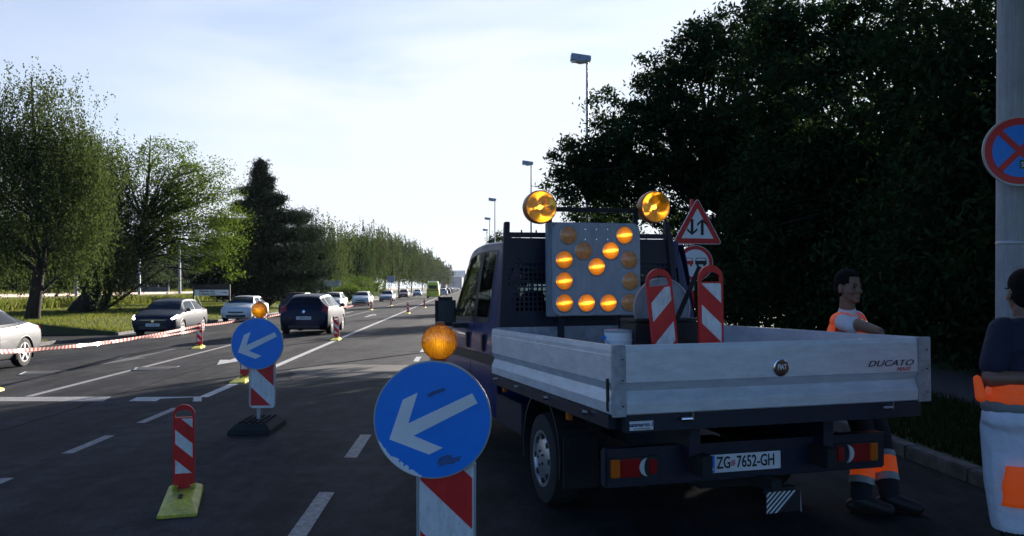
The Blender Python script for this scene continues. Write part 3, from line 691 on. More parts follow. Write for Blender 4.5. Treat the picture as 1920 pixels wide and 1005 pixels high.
def car(kind, label, cat, loc, heading, col, metal=.3, group='cars on the road', length=None, detail=2, lights_on=False, paint=None, name=None, height=None, redrear=False):
    """heading: yaw of the car's front; local front = -y"""
    sh = SHAPES[kind]; e = empty(name or {'van': 'van', 'sedan': 'sedan_car'}.get(kind, 'car'), label, cat, loc, heading, group)
    ky = (length or sh['L']) / sh['L']; kz = (height or sh['H']) / sh['H']
    st = [(y * ky, [(x, z * kz) for x, z in car_ring(*r)]) for y, *r in sh['st']]
    lf = Loft(st); m = paint or paintmat('car_paint', col, metal)
    y1, y2, rw_ = sh['wh']; y1 *= ky; y2 *= ky; ra = rw_ + .045; Lc = sh['L'] * ky
    def keep(c, a, r): return not (r < 4.2 and abs(c.x) > .45 and (min((c.y - y1) ** 2, (c.y - y2) ** 2) + (c.z - rw_) ** 2) < ra * ra and c.z > .0)
    b = MB(); lf.body(b, (20 if kind == 'sedan' else 12) if detail > 1 else 5, 8 if detail > 1 else 4, keep)
    body = b.build('body', m, e, smooth='sharp')
    g = M['glass']
    wsn = MB(); lf.patch(wsn, sh['ws'][0], sh['ws'][1], 6.35, 8, off=.006); wsn.build('windscreen', g, e, smooth=True)
    if sh['rw']:
        rwn = MB(); lf.patch(rwn, sh['rw'][0], sh['rw'][1], 6.3, 8, off=.006); rwn.build('rear_window', g, e, smooth=True)
    else: MB().box((0, Lc + .004, 1.75 * kz), (1.3, .02, .6)).build('rear_window', g, e, bevel=.008)
    for sg in (1, -1):
        for a0, a1, _ in sh['sw']:
            q = MB(); lf.patch(q, a0, a1, 5.12, 5.93, off=.006, side=(sg,)); q.build('side_window', g, e, smooth=True)
    if detail > 1:
        for sg in (1, -1):                         # door shut lines and trim lying 1 mm proud
            b = MB(); lf.patch(b, 4.54, 8.56, 5.0, 5.08, off=.004, na=16, nr=1, side=(sg,))
            for a in (4.55, 7.05, 8.55): lf.patch(b, a - .012, a + .012, 2.1, 5.01, off=.0015, na=1, nr=10, side=(sg,))
            b.build('trim', M['black'], e)
        for sg in (1, -1):
            for a in (6.75, 8.15):
                p = lf.pt(a, 4.2); MB().box((sg * (p.x + .015), p.y, p.z - .03), (.03, .16, .025)).build('door_handle', m, e, bevel=.006)
    for sg in (1, -1):
        x = {'hatch': .80, 'sedan': .848, 'wagon': .822, 'van': .895}[kind]
        for yy in (y1, y2):
            b = MB()                               # wheel-arch lining and lip
            N = 18; rr = ra
            for k in range(N):
                t0 = math.pi * (-.12 + 1.24 * k / N); t1 = math.pi * (-.12 + 1.24 * (k + 1) / N)
                for (xa, r_a, xb, r_b) in ((x - .3, rr + .03, x + .08, rr + .03), (x + .08, rr + .03, x + .098, rr - .008), (x + .098, rr - .008, x + .02, rr - .012)):
                    b.add([(sg * xa, yy + r_a * math.cos(t0), rw_ + r_a * math.sin(t0)), (sg * xb, yy + r_b * math.cos(t0), rw_ + r_b * math.sin(t0)), (sg * xb, yy + r_b * math.cos(t1), rw_ + r_b * math.sin(t1)), (sg * xa, yy + r_a * math.cos(t1), rw_ + r_a * math.sin(t1))], [(0, 1, 2, 3)])
            b.build('wheel_arch', M['black'], e)
            wheel(e, sg * (x - .02), yy, rw_, .2, sg, 5)
        # mirror
        p = lf.pt(4.9, 5.0); MB().box((sg * (p.x + .10), p.y - .02, p.z + .06), (.17, .10, .12)).box((sg * (p.x + .02), p.y, p.z + .01), (.08, .04, .04)).build('mirror', M['black'] if col[0] < .3 else m, e, bevel=.02)
        # head lamp
        b = MB(); lf.patch(b, .65, 2.25, 3.95, 5.2 if kind != 'van' else 5, off=.006, side=(sg,), na=6, nr=3); b.build('headlight', M['drl'] if lights_on else M['headlamp'], e, smooth=True)
        b = MB()
        if kind == 'van': b.box((sg * .86, Lc + .002, 1.25), (.12, .03, .5))
        elif kind == 'sedan': lf.patch(b, 10.6, 11.7, 3.9, 4.7, off=.006, side=(sg,), na=6, nr=3)
        else: lf.patch(b, 9.75, 11.2, 4.1, 6.3 if kind == 'hatch' else 5.6, off=.007, side=(sg,), na=6, nr=5)
        b.build('taillight', M['tailred'], e, smooth=True)
    fy = st[1][0]; zz = kz * (.62 if kind not in ('van',) else .8)
    MB().box((0, -.004, zz - .05), (.86, .03, .08)).build('grille', M['black'], e, bevel=.01)
    MB().box((0, .0, .36 * kz), (1.05, .03, .13)).build('lower_intake', M['black'], e, bevel=.01)
    smudge_plate(e, -.03, .47 * kz, True); smudge_plate(e, Lc + .012, .62 * kz if kind == 'hatch' else .75 * kz, False)
    MB().box((0, Lc / 2, .25), (1.3, Lc * .86, .12)).build('underbody', M['darkmetal'], e)
    return e, lf, m
ONC = math.pi * 0 + ROADA          # oncoming cars: local -y front points to the camera
AWY = math.pi + ROADA
def at(s, Y): return Vector(P2(*S(s, Y)[:2]))
e, lf, m = car('hatch', 'dark blue hatchback with lit daytime lamps facing us at the left kerb', 'car', at(-10.42, 27.5), ONC, (.005, .009, .026), .5, length=4.1, lights_on=True)
MB().cyl((0, -.03, .62), (0, -.045, .62), .07, n=4).build('diamond_badge', M['chrome'], e)
MB().box((0, -.02, .66), (1.0, .02, .014)).build('grille_trim', M['chrome'], e)
e, lf, m = car('hatch', 'white hatchback facing us beside the two-post direction board', 'car', at(-10.85, 38.9), ONC, (.62, .65, .70), .15, lights_on=False)
car('wagon', 'dark estate car partly hidden behind the black hatchback', 'car', at(-10.3, 48.5), ONC, (.03, .028, .03), .3)
e, lf, m = car('hatch', 'black hatchback seen from behind in the middle lane', 'car', at(-5.58, 28.4) + Vector((RS * 4.2, 4.2, 0)), AWY, (.006, .008, .026), .35)
MB().cyl((0, 4.19, .84), (0, 4.225, .85), .055, n=20).build('badge', M['chrome'], e)
MB().cyl((0, 3.4, 1.44), (0, 3.5, 1.60), .008, n=6).build('aerial', M['black'], e)
MB().box((0, 4.19, .30), (1.1, .05, .10)).build('rear_apron', M['black'], e)
car('hatch', 'white compact car half hidden behind the black hatchback', 'car', at(-9.65, 58.5), ONC, (.68, .66, .60), .1, height=1.5)
car('hatch', 'nearer of the two white hatchbacks before the silver car', 'car', at(-9.35, 73), ONC, (.72, .70, .64), .1)
car('sedan', 'silver oncoming saloon beyond the white hatchbacks', 'car', at(-9.3, 96), ONC, (.42, .45, .5), .5, length=4.4, detail=1)
car('wagon', 'dark red oncoming car', 'car', at(-9.6, 126), ONC, (.10, .02, .03), .3, detail=1)
car('hatch', 'light blue oncoming car behind the dark red one', 'car', at(-9.2, 155), ONC, (.18, .30, .5), .4, detail=1)
e, lf, m = car('van', 'yellow green ambulance van seen from behind', 'van', at(-5.15, 133), AWY, (.62, .66, .03), .0, detail=1, group='vans', name='ambulance_van')
MB().box((0, 5.41, 1.25), (1.9, .02, .16)).build('red_stripe', M['tailred'], e)
MB().box((0, 4.2, 2.68), (1.2, .3, .12)).build('light_bar', M['white'], e)
car('hatch', 'silver car just right of the ambulance van', 'car', at(-4.7, 172), AWY, (.4, .42, .46), .4, detail=1)
car('wagon', 'dark car first in the far queue right of the silver one', 'car', at(-4.6, 200), AWY, (.03, .035, .05), .3, detail=1)
for i, (Y, c) in enumerate(((240, (.12, .12, .14)), (275, (.3, .3, .33)), (320, (.4, .4, .42)), (370, (.04, .04, .05)), (430, (.5, .5, .5)))):
    car('wagon', 'tiny car in the distant queue, number %s counting away from us' % ('one two three four five'.split()[i]), 'car', at(-4.6 + .1 * i, Y), AWY, c, .3, detail=1, group='cars in the far queue')
AW = G(43, 687); AUD = AW - Matrix.Rotation(ONC + .02, 3, 'Z') @ Vector((.88, 3.97, 0))
# silver saloon at the left edge, only its tail in view
e, lf, m = car('sedan', 'silver saloon at the left picture edge with five-spoke wheel', 'car', AUD, ONC + .02, (.12, .125, .135), .5, length=4.95)

# ------------------------------------------------------------------ the drop-side truck
TY = rad(15.78); TP = rad(-.74); TR = rad(-.33)
TORG = Vector((.579, 4.736, 0.0))
truck = empty('dropside_truck', 'navy double-cab truck with silver dropside bed parked on the right of the lane', 'truck', TORG, TY)
ROT = Matrix.Rotation(TP, 4, 'X') @ Matrix.Rotation(TR, 4, 'Y')
BT = Matrix.Translation((0, 0, 1.316)) @ ROT @ Matrix.Translation((0, 0, -1.316))   # body leans slightly on its springs
WLD = Matrix.Translation(TORG) @ Matrix.Rotation(TY, 4, 'Z') @ BT
def tp(u, v, y0):                 # point of the truck body plane y = y0 seen at photo pixel (u, v)
    Wi = WLD.inverted(); o = Wi @ Vector((0, 0, H)); d = (Wi @ (P(u, v, 1))) - o
    t = (y0 - o.y) / d.y; q = o + d * t; return q.x, q.z
W_ = 2.2; LB = 2.80; ZT = 1.316; HB = .402; ZB = ZT - HB
PROF = [(-.006, 0), (0, .03), (0, .058), (.002, .06), (.002, .215), (-.004, .222), (-.024, .268), (-.022, .274), (.004, .332), (.005, .336), (.003, .396), (-.004, .402)]
def profile_wall(b, p0, p1, nrm, thick=.028):
    """extruded aluminium wall from p0 to p1 (xy), outer normal nrm"""
    p0, p1, nrm = Vector(p0), Vector(p1), Vector(nrm); n = len(PROF); vs = []
    for p in (p0, p1):
        for o, d in PROF: vs.append((p.x + nrm.x * o, p.y + nrm.y * o, ZT - d))
        for o, d in ((-thick, HB), (-thick, 0)): vs.append((p.x + nrm.x * o, p.y + nrm.y * o, ZT - d))
    k = n + 2
    b.add(vs, [(i, (i + 1) % k, k + (i + 1) % k, k + i) for i in range(k)] + [tuple(range(k))[::-1], tuple(range(k, 2 * k))])
b = MB(); profile_wall(b, (0, .03), (0, LB), (-1, 0)); left = b.build('side_board', M['alu'], truck, T=BT)
b = MB(); profile_wall(b, (W_, .03), (W_, LB), (1, 0)); b.build('side_board', M['alu'], truck, T=BT)
b = MB(); profile_wall(b, (.078, 0), (W_ - .10, 0), (0, -1)); gate = b.build('tailgate', M['alu'], truck, T=BT)
b = MB()
b.box((.037, .012, ZT - HB / 2 - .003), (.078, .036, HB + .012)); b.build('corner_post', M['aluin'], truck, bevel=.003, T=BT)
MB().box((W_ - .048, .012, ZT - HB / 2 - .003), (.098, .036, HB + .012)).build('corner_post', M['aluin'], truck, bevel=.003, T=BT)
b = MB(); b.box((-.006, .075, ZT - .29), (.012, .022, .19)); b.build('latch_slot', M['inkblack'], truck, T=BT)
b = MB()
for z in (.08, .2, .35):
    b.cyl((.055, -.008, ZT - z), (.055, -.011, ZT - z), .005, n=8); b.cyl((W_ - .03, -.008, ZT - z), (W_ - .03, -.011, ZT - z), .005, n=8)
b.build('rivets', M['darkmetal'], truck, T=BT)
b = MB(); b.box((W_ / 2, LB / 2 + .02, ZB + .005), (W_ - .06, LB - .05, .03)); b.build('bed_floor', M['aluin'], truck, T=BT)
b = MB(); b.box((W_ / 2, LB - .03, ZT - HB / 2 + .01), (W_ - .06, .03, HB)); b.build('front_board', M['aluin'], truck, T=BT)
# bed frame under the boards
b = MB()
b.box((W_ / 2, .03, ZB - .055), (W_ - .14, .05, .095)); b.box((.035, LB / 2 + .05, ZB - .05), (.05, LB - .1, .085)); b.box((W_ - .035, LB / 2 + .05, ZB - .05), (.05, LB - .1, .085))
for k in range(5): b.box((W_ / 2, .5 + k * .52, ZB - .06), (W_ - .12, .06, .08))
for sx in (.62, W_ - .62): b.box((sx, LB / 2 + .3, ZB - .22), (.08, LB + .2, .18))
b.build('bed_frame', M['navysteel'], truck, T=BT, bevel=.004)
for i, y in enumerate((.42, 1.2, 1.95, 2.6)):
    b = MB(); b.cyl((-.004, y, ZB - .035), (-.035, y, ZB - .035), .014, n=10); b.box((-.02, y + .02, ZB - .03), (.02, .05, .012)); b.build('latch', M['chrome'], truck, T=BT)
for x in (.45, 1.85):
    b = MB(); b.cyl((x - .035, -.02, ZB - .035), (x + .035, -.02, ZB - .035), .012, n=10); b.box((x + .04, -.012, ZB - .02), (.01, .03, .05)); b.build('latch', M['chrome'], truck, T=BT)
# maker's sticker, badge and lettering
x, z = tp(1202.5, 798, -.0)
st_ = MB().box((x, -.0, z), (.148, .006, .052)).build('sticker', M['white'], truck, T=BT)
text_mesh('sticker_text', 'sanmarco //', .034, BT @ facing(x, -.0045, z + .006), M['blue'], st_, ext=.0005, bold=.0008)
MB().box((x, -.0045, z - .017), (.10, .002, .004)).build('sticker_rule', M['greycloth'], st_, T=BT)
x, z = tp(1464.5, 689, -.01)
bd = MB().lathe([(-.016, .045), (-.013, .054), (0, .056)], (x, -.001, z), 'y', 36).build('round_badge', M['chrome'], gate, T=BT, smooth='sharp')
MB().lathe([(-.0185, .02), (-.018, .046), (-.013, .047)], (x, -.001, z), 'y', 36).build('badge_face', mat('badge_red', (.07, .008, .015), .12, coat=1), bd, T=BT, smooth='sharp')
text_mesh('badge_text', 'FIAT', .044, BT @ facing(x, -.022, z + .003), M['signwhite'], bd, sx=.72, ext=.0012, bold=.001)
x, z = tp(1669, 682.5, -.002)
text_mesh('model_lettering', 'DUCATO', .054, BT @ facing(x, -.005, z + .004), M['navysteel'], gate, sx=1.5, shear=.35, ext=.001)
x, z = tp(1693, 690.5, -.002)
text_mesh('model_lettering', 'MAXI', .034, BT @ facing(x, -.005, z - .004), M['signred'], gate, sx=1.25, shear=.35, ext=.001)
# bumper, lamps, plate
BY = .295
bp = MB().box((1.085, BY + .055, .545), (2.03, .09, .24)).build('rear_bumper', M['navysteel'], truck, bevel=.012, T=BT)
MB().box((1.085, BY + .012, .66), (2.03, .02, .012)).build('bumper_rib', M['navysteel'], bp, T=BT)
def taillamp(xa, xb, za, zb, flip):
    w0 = xb - xa; X = (lambda t: xa + w0 * t) if not flip else (lambda t: xb - w0 * t)
    zc = (za + zb) / 2; h = abs(zb - za)
    o = MB().box(((xa + xb) / 2, BY, zc), (w0 + .01, .03, h + .012)).build('tail_lamp', M['black'], bp, bevel=.006, T=BT)
    MB().box((X(.10), BY - .014, zc), (w0 * .19, .022, h)).build('indicator_lens', M['tailorange'], o, bevel=.006, T=BT)
    MB().box((X(.41), BY - .012, zc), (w0 * .42, .022, h)).build('red_lens', M['tailred'], o, bevel=.005, T=BT)
    cx = X(.76); poly = [(cx + (h * .5) * math.cos(t) * (1 if not flip else -1), zc + h * .5 * math.sin(t)) for t in [math.pi * (.5 + k / 14) for k in range(15)]]
    poly += [(cx + (h * .22) * math.cos(t) * (1 if not flip else -1), zc + h * .5 * math.sin(t)) for t in [math.pi * (1.5 - k / 14) for k in range(15)]][1:-1]
    MB().prism(poly, BY - .026, BY - .01).build('reversing_lens', M['glint'], o, T=BT)
    MB().box((X(.88), BY - .011, zc), (w0 * .16, .02, h * .8)).build('fog_lens', M['tailred'], o, bevel=.004, T=BT)
a0 = tp(1145, 863, BY - .02); a1 = tp(1236, 891, BY - .02); taillamp(a0[0], a1[0], a1[1], a0[1], False)
a0 = tp(1567, 835, BY - .02); a1 = tp(1647, 863, BY - .02); taillamp(a0[0], a1[0], a1[1], a0[1], True)
x, z = tp(1397, 866, BY - .01)
pl = MB().box((x, BY - .006, z), (.52, .012, .113)).build('number_plate', M['signwhite'], bp, bevel=.003, T=BT)
MB().box((x - .239, BY - .0135, z), (.040, .003, .108)).build('blue_band', M['signblue'], pl, T=BT)
text_mesh('plate_text', 'ZG', .105, BT @ facing(x - .155, BY - .0145, z + .002), M['inkblack'], pl, sx=.68, ext=.001, bold=.0015)
text_mesh('plate_text', '7652-GH', .105, BT @ facing(x + .075, BY - .0145, z + .002), M['inkblack'], pl, sx=.70, ext=.001, bold=.0015)
text_mesh('plate_text', 'HR', .026, BT @ facing(x - .239, BY - .0165, z - .032), M['signwhite'], pl, ext=.0005)
b = MB(); 
for i in range(4):
    for j in range(4):
        if (i + j) % 2 == 0: b.box((x - .088 + (i - 1.5) * .008, BY - .0145, z + (j - 1.5) * .009), (.008, .002, .009))
b.build('plate_crest', M['signred'], pl, T=BT)
# striped flap low under the bumper
a0 = tp(1436, 923, .16); a1 = tp(1500, 957, .16)
fl = MB().box(((a0[0] + a1[0]) / 2, .16, (a0[1] + a1[1]) / 2), (a1[0] - a0[0], .01, a0[1] - a1[1])).build('warning_flap', M['inkblack'], bp, T=BT)
b = MB(); stripes(b, a0[0], a1[0], a1[1], a0[1], .152, .95, .033, 0, 0, frac=.45); b.build('flap_stripes', M['white'], fl, T=BT)
MB().add([(a1[0], .155, a0[1]), (a1[0] + .035, .19, a1[1] - .02), (a1[0] - .005, .155, a1[1] + .01), (a1[0], .165, a0[1]), (a1[0] + .035, .2, a1[1] - .02), (a1[0] - .005, .165, a1[1] + .01)], [(0, 1, 2), (3, 5, 4), (0, 3, 4, 1), (1, 4, 5, 2), (2, 5, 3, 0)]).build('flap_corner', M['glint'], fl, T=BT)
MB().box(((a0[0] + a1[0]) / 2 - .05, .3, .40), (.07, .3, .07)).box(((a0[0] + a1[0]) / 2, .2, .36), (.2, .05, .05)).build('tow_hitch', M['darkmetal'], truck, T=BT)
# wheels, fenders, skirts, chassis
def truck_wheel(x, y, sgn):
    r = .345; t = MB().lathe([(-.11, r * .62), (-.113, r * .8), (-.1, r * .96), (-.05, r), (.05, r), (.1, r * .96), (.113, r * .8), (.11, r * .62)], (0, 0, 0), 'x', 36); t.f = t.f[:-2]; t.m = t.m[:-2]; t = t.build('wheel', M['rubber'], truck, smooth='sharp')
    t.location = (x, y, r); o = sgn * .11
    b = MB(); b.lathe([(o * .3, r * .63), (o * 1.0, r * .63), (o * .98, r * .56), (o * .75, r * .52), (o * .95, r * .42), (o * 1.0, r * .2), (o * 1.08, r * .1)], (0, 0, 0), 'x', 32); b.build('rim', M['rim'], t, smooth='sharp')
    for k in range(8):
        a = 2 * math.pi * k / 8; MB().cyl((o * .80, r * .48 * math.cos(a), r * .48 * math.sin(a)), (o * 1.0, r * .48 * math.cos(a), r * .48 * math.sin(a)), r * .065, n=10).build('rim_vent', M['inkblack'], t)
    b = MB()
    for k in range(5):
        a = 2 * math.pi * k / 5; b.cyl((o * 1.0, r * .16 * math.cos(a), r * .16 * math.sin(a)), (o * 1.12, r * .16 * math.cos(a), r * .16 * math.sin(a)), r * .03, n=6)
    b.build('wheel_nuts', M['darkmetal'], t)
HX = .2
for x, s_ in ((HX, -1), (W_ - HX, 1)):
    for y in (1.62, 5.25): truck_wheel(x, y, s_)
for x in (HX - .12, W_ - HX - .12):
    b = MB(); N = 14; r0 = .44
    for k in range(N):
        t0, t1 = math.pi * (-.08 + 1.16 * k / N), math.pi * (-.08 + 1.16 * (k + 1) / N)
        v = [(xx, 1.62 + rr * math.cos(t), .39 + rr * math.sin(t)) for t in (t0, t1) for rr in (r0, r0 + .022) for xx in (x, x + .24)]
        b.add(v, [(0, 1, 3, 2), (4, 6, 7, 5), (0, 2, 6, 4), (1, 5, 7, 3), (0, 4, 5, 1), (2, 3, 7, 6)])
    b.build('mudguard', M['black'], truck)
b = MB()
for sx in (.66, 1.54): b.box((sx, 2.6, .56), (.07, 5.0, .13))
b.cyl((HX, 1.62, .345), (W_ - HX, 1.62, .345), .045, n=12); b.cyl((HX, 5.25, .345), (W_ - HX, 5.25, .345), .04, n=12)
b.box((1.1, .9, .42), (.5, .7, .22)); b.box((1.1, 1.62, .36), (.24, .24, .24)); b.cyl((1.1, 1.6, .4), (1.1, 4.2, .5), .04)
b.build('chassis', M['darkmetal'], truck, bevel=.004)
MB().cyl((.55, .8, .33), (.55, 1.9, .36), .05, n=14).build('exhaust', M['darkmetal'], truck)
b = MB(); b.box((.10, 2.52, .585), (.06, .82, .25)); b.box((.09, 2.52, .71), (.05, .80, .016)); b.build('side_skirt', M['navysteel'], truck, bevel=.008, T=BT)
b = MB(); b.box((.16, 2.52, .59), (.03, .8, .02)).box((W_ - .10, 2.52, .585), (.06, .82, .25)).build('side_skirt', M['navysteel'], truck, bevel=.004, T=BT)
MB().box((.05, .9, .80), (.03, .05, .07)).build('side_marker_lamp', M['tailorange'], truck, T=BT)
MB().box((.05, 2.55, .80), (.03, .05, .05)).build('side_marker_lamp', M['tailorange'], truck, T=BT)
for x in (HX, W_ - HX): MB().box((x, 1.06, .42), (.26, .012, .36)).build('mud_flap', M['rubber'], truck)
# headboard with punched panel
HY = LB + .02
(lx0, lz0), (lx1, lz1) = tp(931, 616, HY), tp(948, 416, HY)
(rx0, rz0), (rx1, rz1) = tp(1286, 604, HY), tp(1251, 416, HY)
(_, tz) = tp(1000, 436, HY)
zb = ZT - .01
hb = MB()
def quadpost(b, xa0, xa1, xb0, xb1, z0, z1, y0, y1):
    b.prism([(xa0, z0), (xa1, z0), (xb1, z1), (xb0, z1)], y0, y1)
quadpost(hb, lx0 - .004, lx0 + .085, lx1 - .012, lx1 + .035, zb - .35, lz1, HY - .03, HY + .03)
quadpost(hb, rx0 - .08, rx0 + .01, rx1 - .035, rx1 + .012, zb - .35, rz1, HY - .03, HY + .03)
quadpost(hb, lx1 + .03, rx1 - .03, lx1 + .03, rx1 - .03, tz - .045, tz, HY - .02, HY + .02)
head = hb.build('headboard', M['navysteel'], truck, bevel=.006, T=BT)
b = MB()
PX0, PX1, cw = lx0 + .05, rx0 - .05, .042
nx = int((PX1 - PX0) / cw); cw = (PX1 - PX0) / nx; zlo = zb - .02; nzr = int((tz - .05 - zlo) / cw); ch = (tz - .05 - zlo) / nzr
hc = [(.42, zlo + .40), (1.62, zlo + .42)]
for i in range(nx):
    for j in range(nzr):
        x0 = PX0 + i * cw; z0 = zlo + j * ch; cx, cz = x0 + cw / 2, z0 + ch / 2
        if cx < lx0 + .085 + (cz - zb) * (lx1 - lx0) / (lz1 - zb) - .06 or cx > rx0 - .08 + (cz - zb) * (rx1 - rx0) / (rz1 - zb) + .06: continue
        hole = any(abs(cx - a) < .27 and abs(cz - c) < .22 and abs(cx - a) + abs(cz - c) < .40 for a, c in hc)
        if hole:
            g_ = .007; o = [(x0, z0), (x0 + cw, z0), (x0 + cw, z0 + ch), (x0, z0 + ch)]; q = [(x0 + g_, z0 + g_), (x0 + cw - g_, z0 + g_), (x0 + cw - g_, z0 + ch - g_), (x0 + g_, z0 + ch - g_)]
            b.add([(x, HY - .003, z) for x, z in o + q] + [(x, HY + .003, z) for x, z in o + q], [(0, 1, 5, 4), (1, 2, 6, 5), (2, 3, 7, 6), (3, 0, 4, 7), (8, 9, 13, 12), (9, 10, 14, 13), (10, 11, 15, 14), (11, 8, 12, 15), (4, 5, 13, 12), (5, 6, 14, 13), (6, 7, 15, 14), (7, 4, 12, 15)])
        else: b.add([(x0, HY - .003, z0), (x0 + cw, HY - .003, z0), (x0 + cw, HY - .003, z0 + ch), (x0, HY - .003, z0 + ch)], [(0, 1, 2, 3)])
b.build('punched_panel', M['navysteel'], head, T=BT)
b = MB(); b.box(((PX0 + PX1) / 2, HY - .012, zlo + .46), (PX1 - PX0 - .1, .018, .012)); b.cyl((lx0 + .25, HY - .005, tz - .22), (lx0 + .25, HY - .016, tz - .22), .045, n=18)
b.build('panel_crease', M['navysteel'], head, T=BT)
b = MB()
for k in range(2): b.box((lx1 + .15 + k * .14, HY, tz + .01), (.012, .012, .025))
b.build('bolts', M['darkmetal'], head, T=BT)
# cab
def cab_ring(wl, zl, ws, zs, wr, zt):
    return [(0, zl), (wl * .85, zl), (wl, zl + .10), (ws + .01, (zl + zs) / 2), (ws, zs - .03), (ws - .03, zs + .05), (wr, zt - .12), (wr * .86, zt - .03), (0, zt + .02)]
CS = [(2.90, .98, .44, 1.02, 1.27, .88, 2.12), (2.96, .99, .42, 1.025, 1.27, .89, 2.14), (3.4, .99, .42, 1.03, 1.27, .89, 2.17), (4.1, .99, .42, 1.03, 1.27, .88, 2.18), (4.8, .99, .42, 1.03, 1.26, .84, 2.12), (5.2, .99, .42, 1.02, 1.24, .82, 1.86), (5.5, .98, .40, 1.01, 1.20, .82, 1.50), (5.75, .96, .38, .98, 1.10, .80, 1.22), (6.0, .92, .36, .94, .98, .74, 1.05), (6.15, .80, .36, .84, .80, .62, .86)]
cl = Loft([(y, cab_ring(*r)) for y, *r in CS])
CT = BT @ Matrix.Translation((1.1, 0, 0))
def ckeep(c, a, r):
    a += .05; r += .06
    if r < 4.1 and c.x > .5 and (c.y - 5.25) ** 2 + (c.z - .345) ** 2 < .42 ** 2: return False
    if 5.15 < r < 5.98 and (1.9 < a < 2.66 or 2.84 < a < 4.5): return False
    if 4.55 < a < 6.7 and r > 6.15: return False
    return True
b = MB(); cl.body(b, 10, 8, ckeep)
n_ = len([1]); cab = b.build('cab', M['blue'], truck, smooth='sharp', T=CT)
# open the rear wall behind the bench so light passes: cut the end cap by replacing it with a wall that has a window
me = cab.data; bm = bmesh.new(); bm.from_mesh(me)
bmesh.ops.delete(bm, geom=[f for f in bm.faces if len(f.verts) > 20 and f.calc_center_median().y < 3.3], context='FACES'); bm.to_mesh(me); bm.free()
b = MB(); b.box((0, 2.92, .88), (1.96, .03, .90)); b.box((0, 2.92, 2.0), (1.62, .03, .26))
for sx in (-1, 1): b.add([(sx * .86, 2.905, 1.33), (sx * .99, 2.905, 1.33), (sx * .82, 2.905, 2.04), (sx * .80, 2.905, 1.87)], [(0, 1, 2, 3)])
b.box((0, 2.92, 1.84), (1.1, .03, .07)); b.build('rear_wall', M['blue'], truck, T=CT)
MB().box((0, 2.925, 1.57), (1.66, .008, .48)).build('rear_window', M['cabglass'], truck, T=CT)
for sg in (1, -1):
    q = MB(); cl.patch(q, 1.9, 2.66, 5.15, 5.98, off=.0, side=(sg,)); q.build('side_window', M['cabglass'], truck, smooth=True, T=CT)
    q = MB(); cl.patch(q, 2.84, 4.5, 5.15, 5.98, off=.0, side=(sg,)); q.build('side_window', M['cabglass'], truck, smooth=True, T=CT)
    q = MB()
    for a in (1.35, 2.75, 4.75): cl.patch(q, a - .018, a + .018, 1.9, 6.0, off=.002, side=(sg,), na=1, nr=16)
    cl.patch(q, .3, 4.8, 3.3, 3.5, off=.014, side=(sg,), na=20, nr=2)
    for (a0, a1) in ((1.9, 2.66), (2.84, 4.5)):
        cl.patch(q, a0 - .06, a0, 5.12, 6.02, off=.004, side=(sg,), na=1, nr=8); cl.patch(q, a1, a1 + .06, 5.12, 6.02, off=.004, side=(sg,), na=1, nr=8)
        cl.patch(q, a0, a1, 5.06, 5.15, off=.004, side=(sg,), na=12, nr=1); cl.patch(q, a0, a1, 5.98, 6.03, off=.004, side=(sg,), na=12, nr=1)
    q.build('door_trim', M['black'], truck, T=CT)
    for yy in (3.36, 4.04):
        MB().box((sg * 1.045, yy, 1.16), (.03, .075, .17)).build('door_handle', M['inkblack'], truck, bevel=.01, T=CT)
    # long bracket mirror
    mr = MB().box((sg * 1.245, 4.20, 1.45), (.22, .09, .31)).build('mirror', M['black'], truck, bevel=.035, T=CT)
    MB().box((sg * 1.245, 4.153, 1.45), (.17, .004, .23)).build('mirror_glass', M['darkglass'], mr, T=CT)
    MB().box((sg * 1.10, 4.25, 1.46), (.16, .05, .035)).box((sg * 1.08, 4.25, 1.30), (.16, .06, .05)).build('mirror_arm', M['black'], mr, bevel=.008, T=CT)
q = MB(); cl.patch(q, 4.6, 6.7, 6.15, 8, off=0); q.build('windscreen', M['cabglass'], truck, smooth=True, T=CT)
b = MB()
for x in (-.62, 0.1, .62): b.box((x, 4.0, 1.15), (.48, .14, .75)); b.box((x, 4.0, 1.62), (.24, .10, .2))
for x in (-.6, 0, .6): b.box((x, 3.15, 1.15), (.5, .14, .7)); b.box((x, 3.15, 1.58), (.22, .09, .16))
b.build('seats', M['darkcloth'], truck, bevel=.03, T=CT)
MB().box((0, 5.35, 1.12), (1.8, .5, .28)).build('dashboard', M['black'], truck, bevel=.04, T=CT)
for sg in (1, -1): q = MB(); cl.patch(q, 7.3, 8.6, 4.2, 5.6, off=.006, side=(sg,)); q.build('headlight', M['headlamp'], truck, T=CT)
MB().box((0, 6.17, .52), (1.7, .12, .26)).build('front_bumper', M['black'], truck, bevel=.04, T=CT)

# ------------------------------------------------------------------ arrow board standing on the bed
AYp = 2.52
ab = empty('arrow_board', 'grey warning board of amber lamps forming an arrow, standing on the truck bed', 'warning light board', TORG, TY)
(ax0, az0), (ax1, az1) = tp(1037, 592, AYp), tp(1198, 420, AYp)
def rrect(x0, x1, z0, z1, r, n=8):
    o = []
    for cx, cz, a in ((x1 - r, z1 - r, 0), (x0 + r, z1 - r, 90), (x0 + r, z0 + r, 180), (x1 - r, z0 + r, 270)):
        for k in range(n + 1): t = rad(a + 90 * k / n); o.append((cx + r * math.cos(t), cz + r * math.sin(t)))
    return o
pan = MB().prism(rrect(ax0, ax1, az0, az1, .07), AYp - .02, AYp + .02).build('lamp_panel', M['lampgrey'], ab, bevel=.004, T=BT)
MB().box(((ax0 + ax1) / 2 - .02, AYp + .07, (az0 + az1) / 2), (ax1 - ax0 + .02, .09, az1 - az0 + .015)).build('housing', M['signback'], ab, bevel=.008, T=BT)
b = MB()
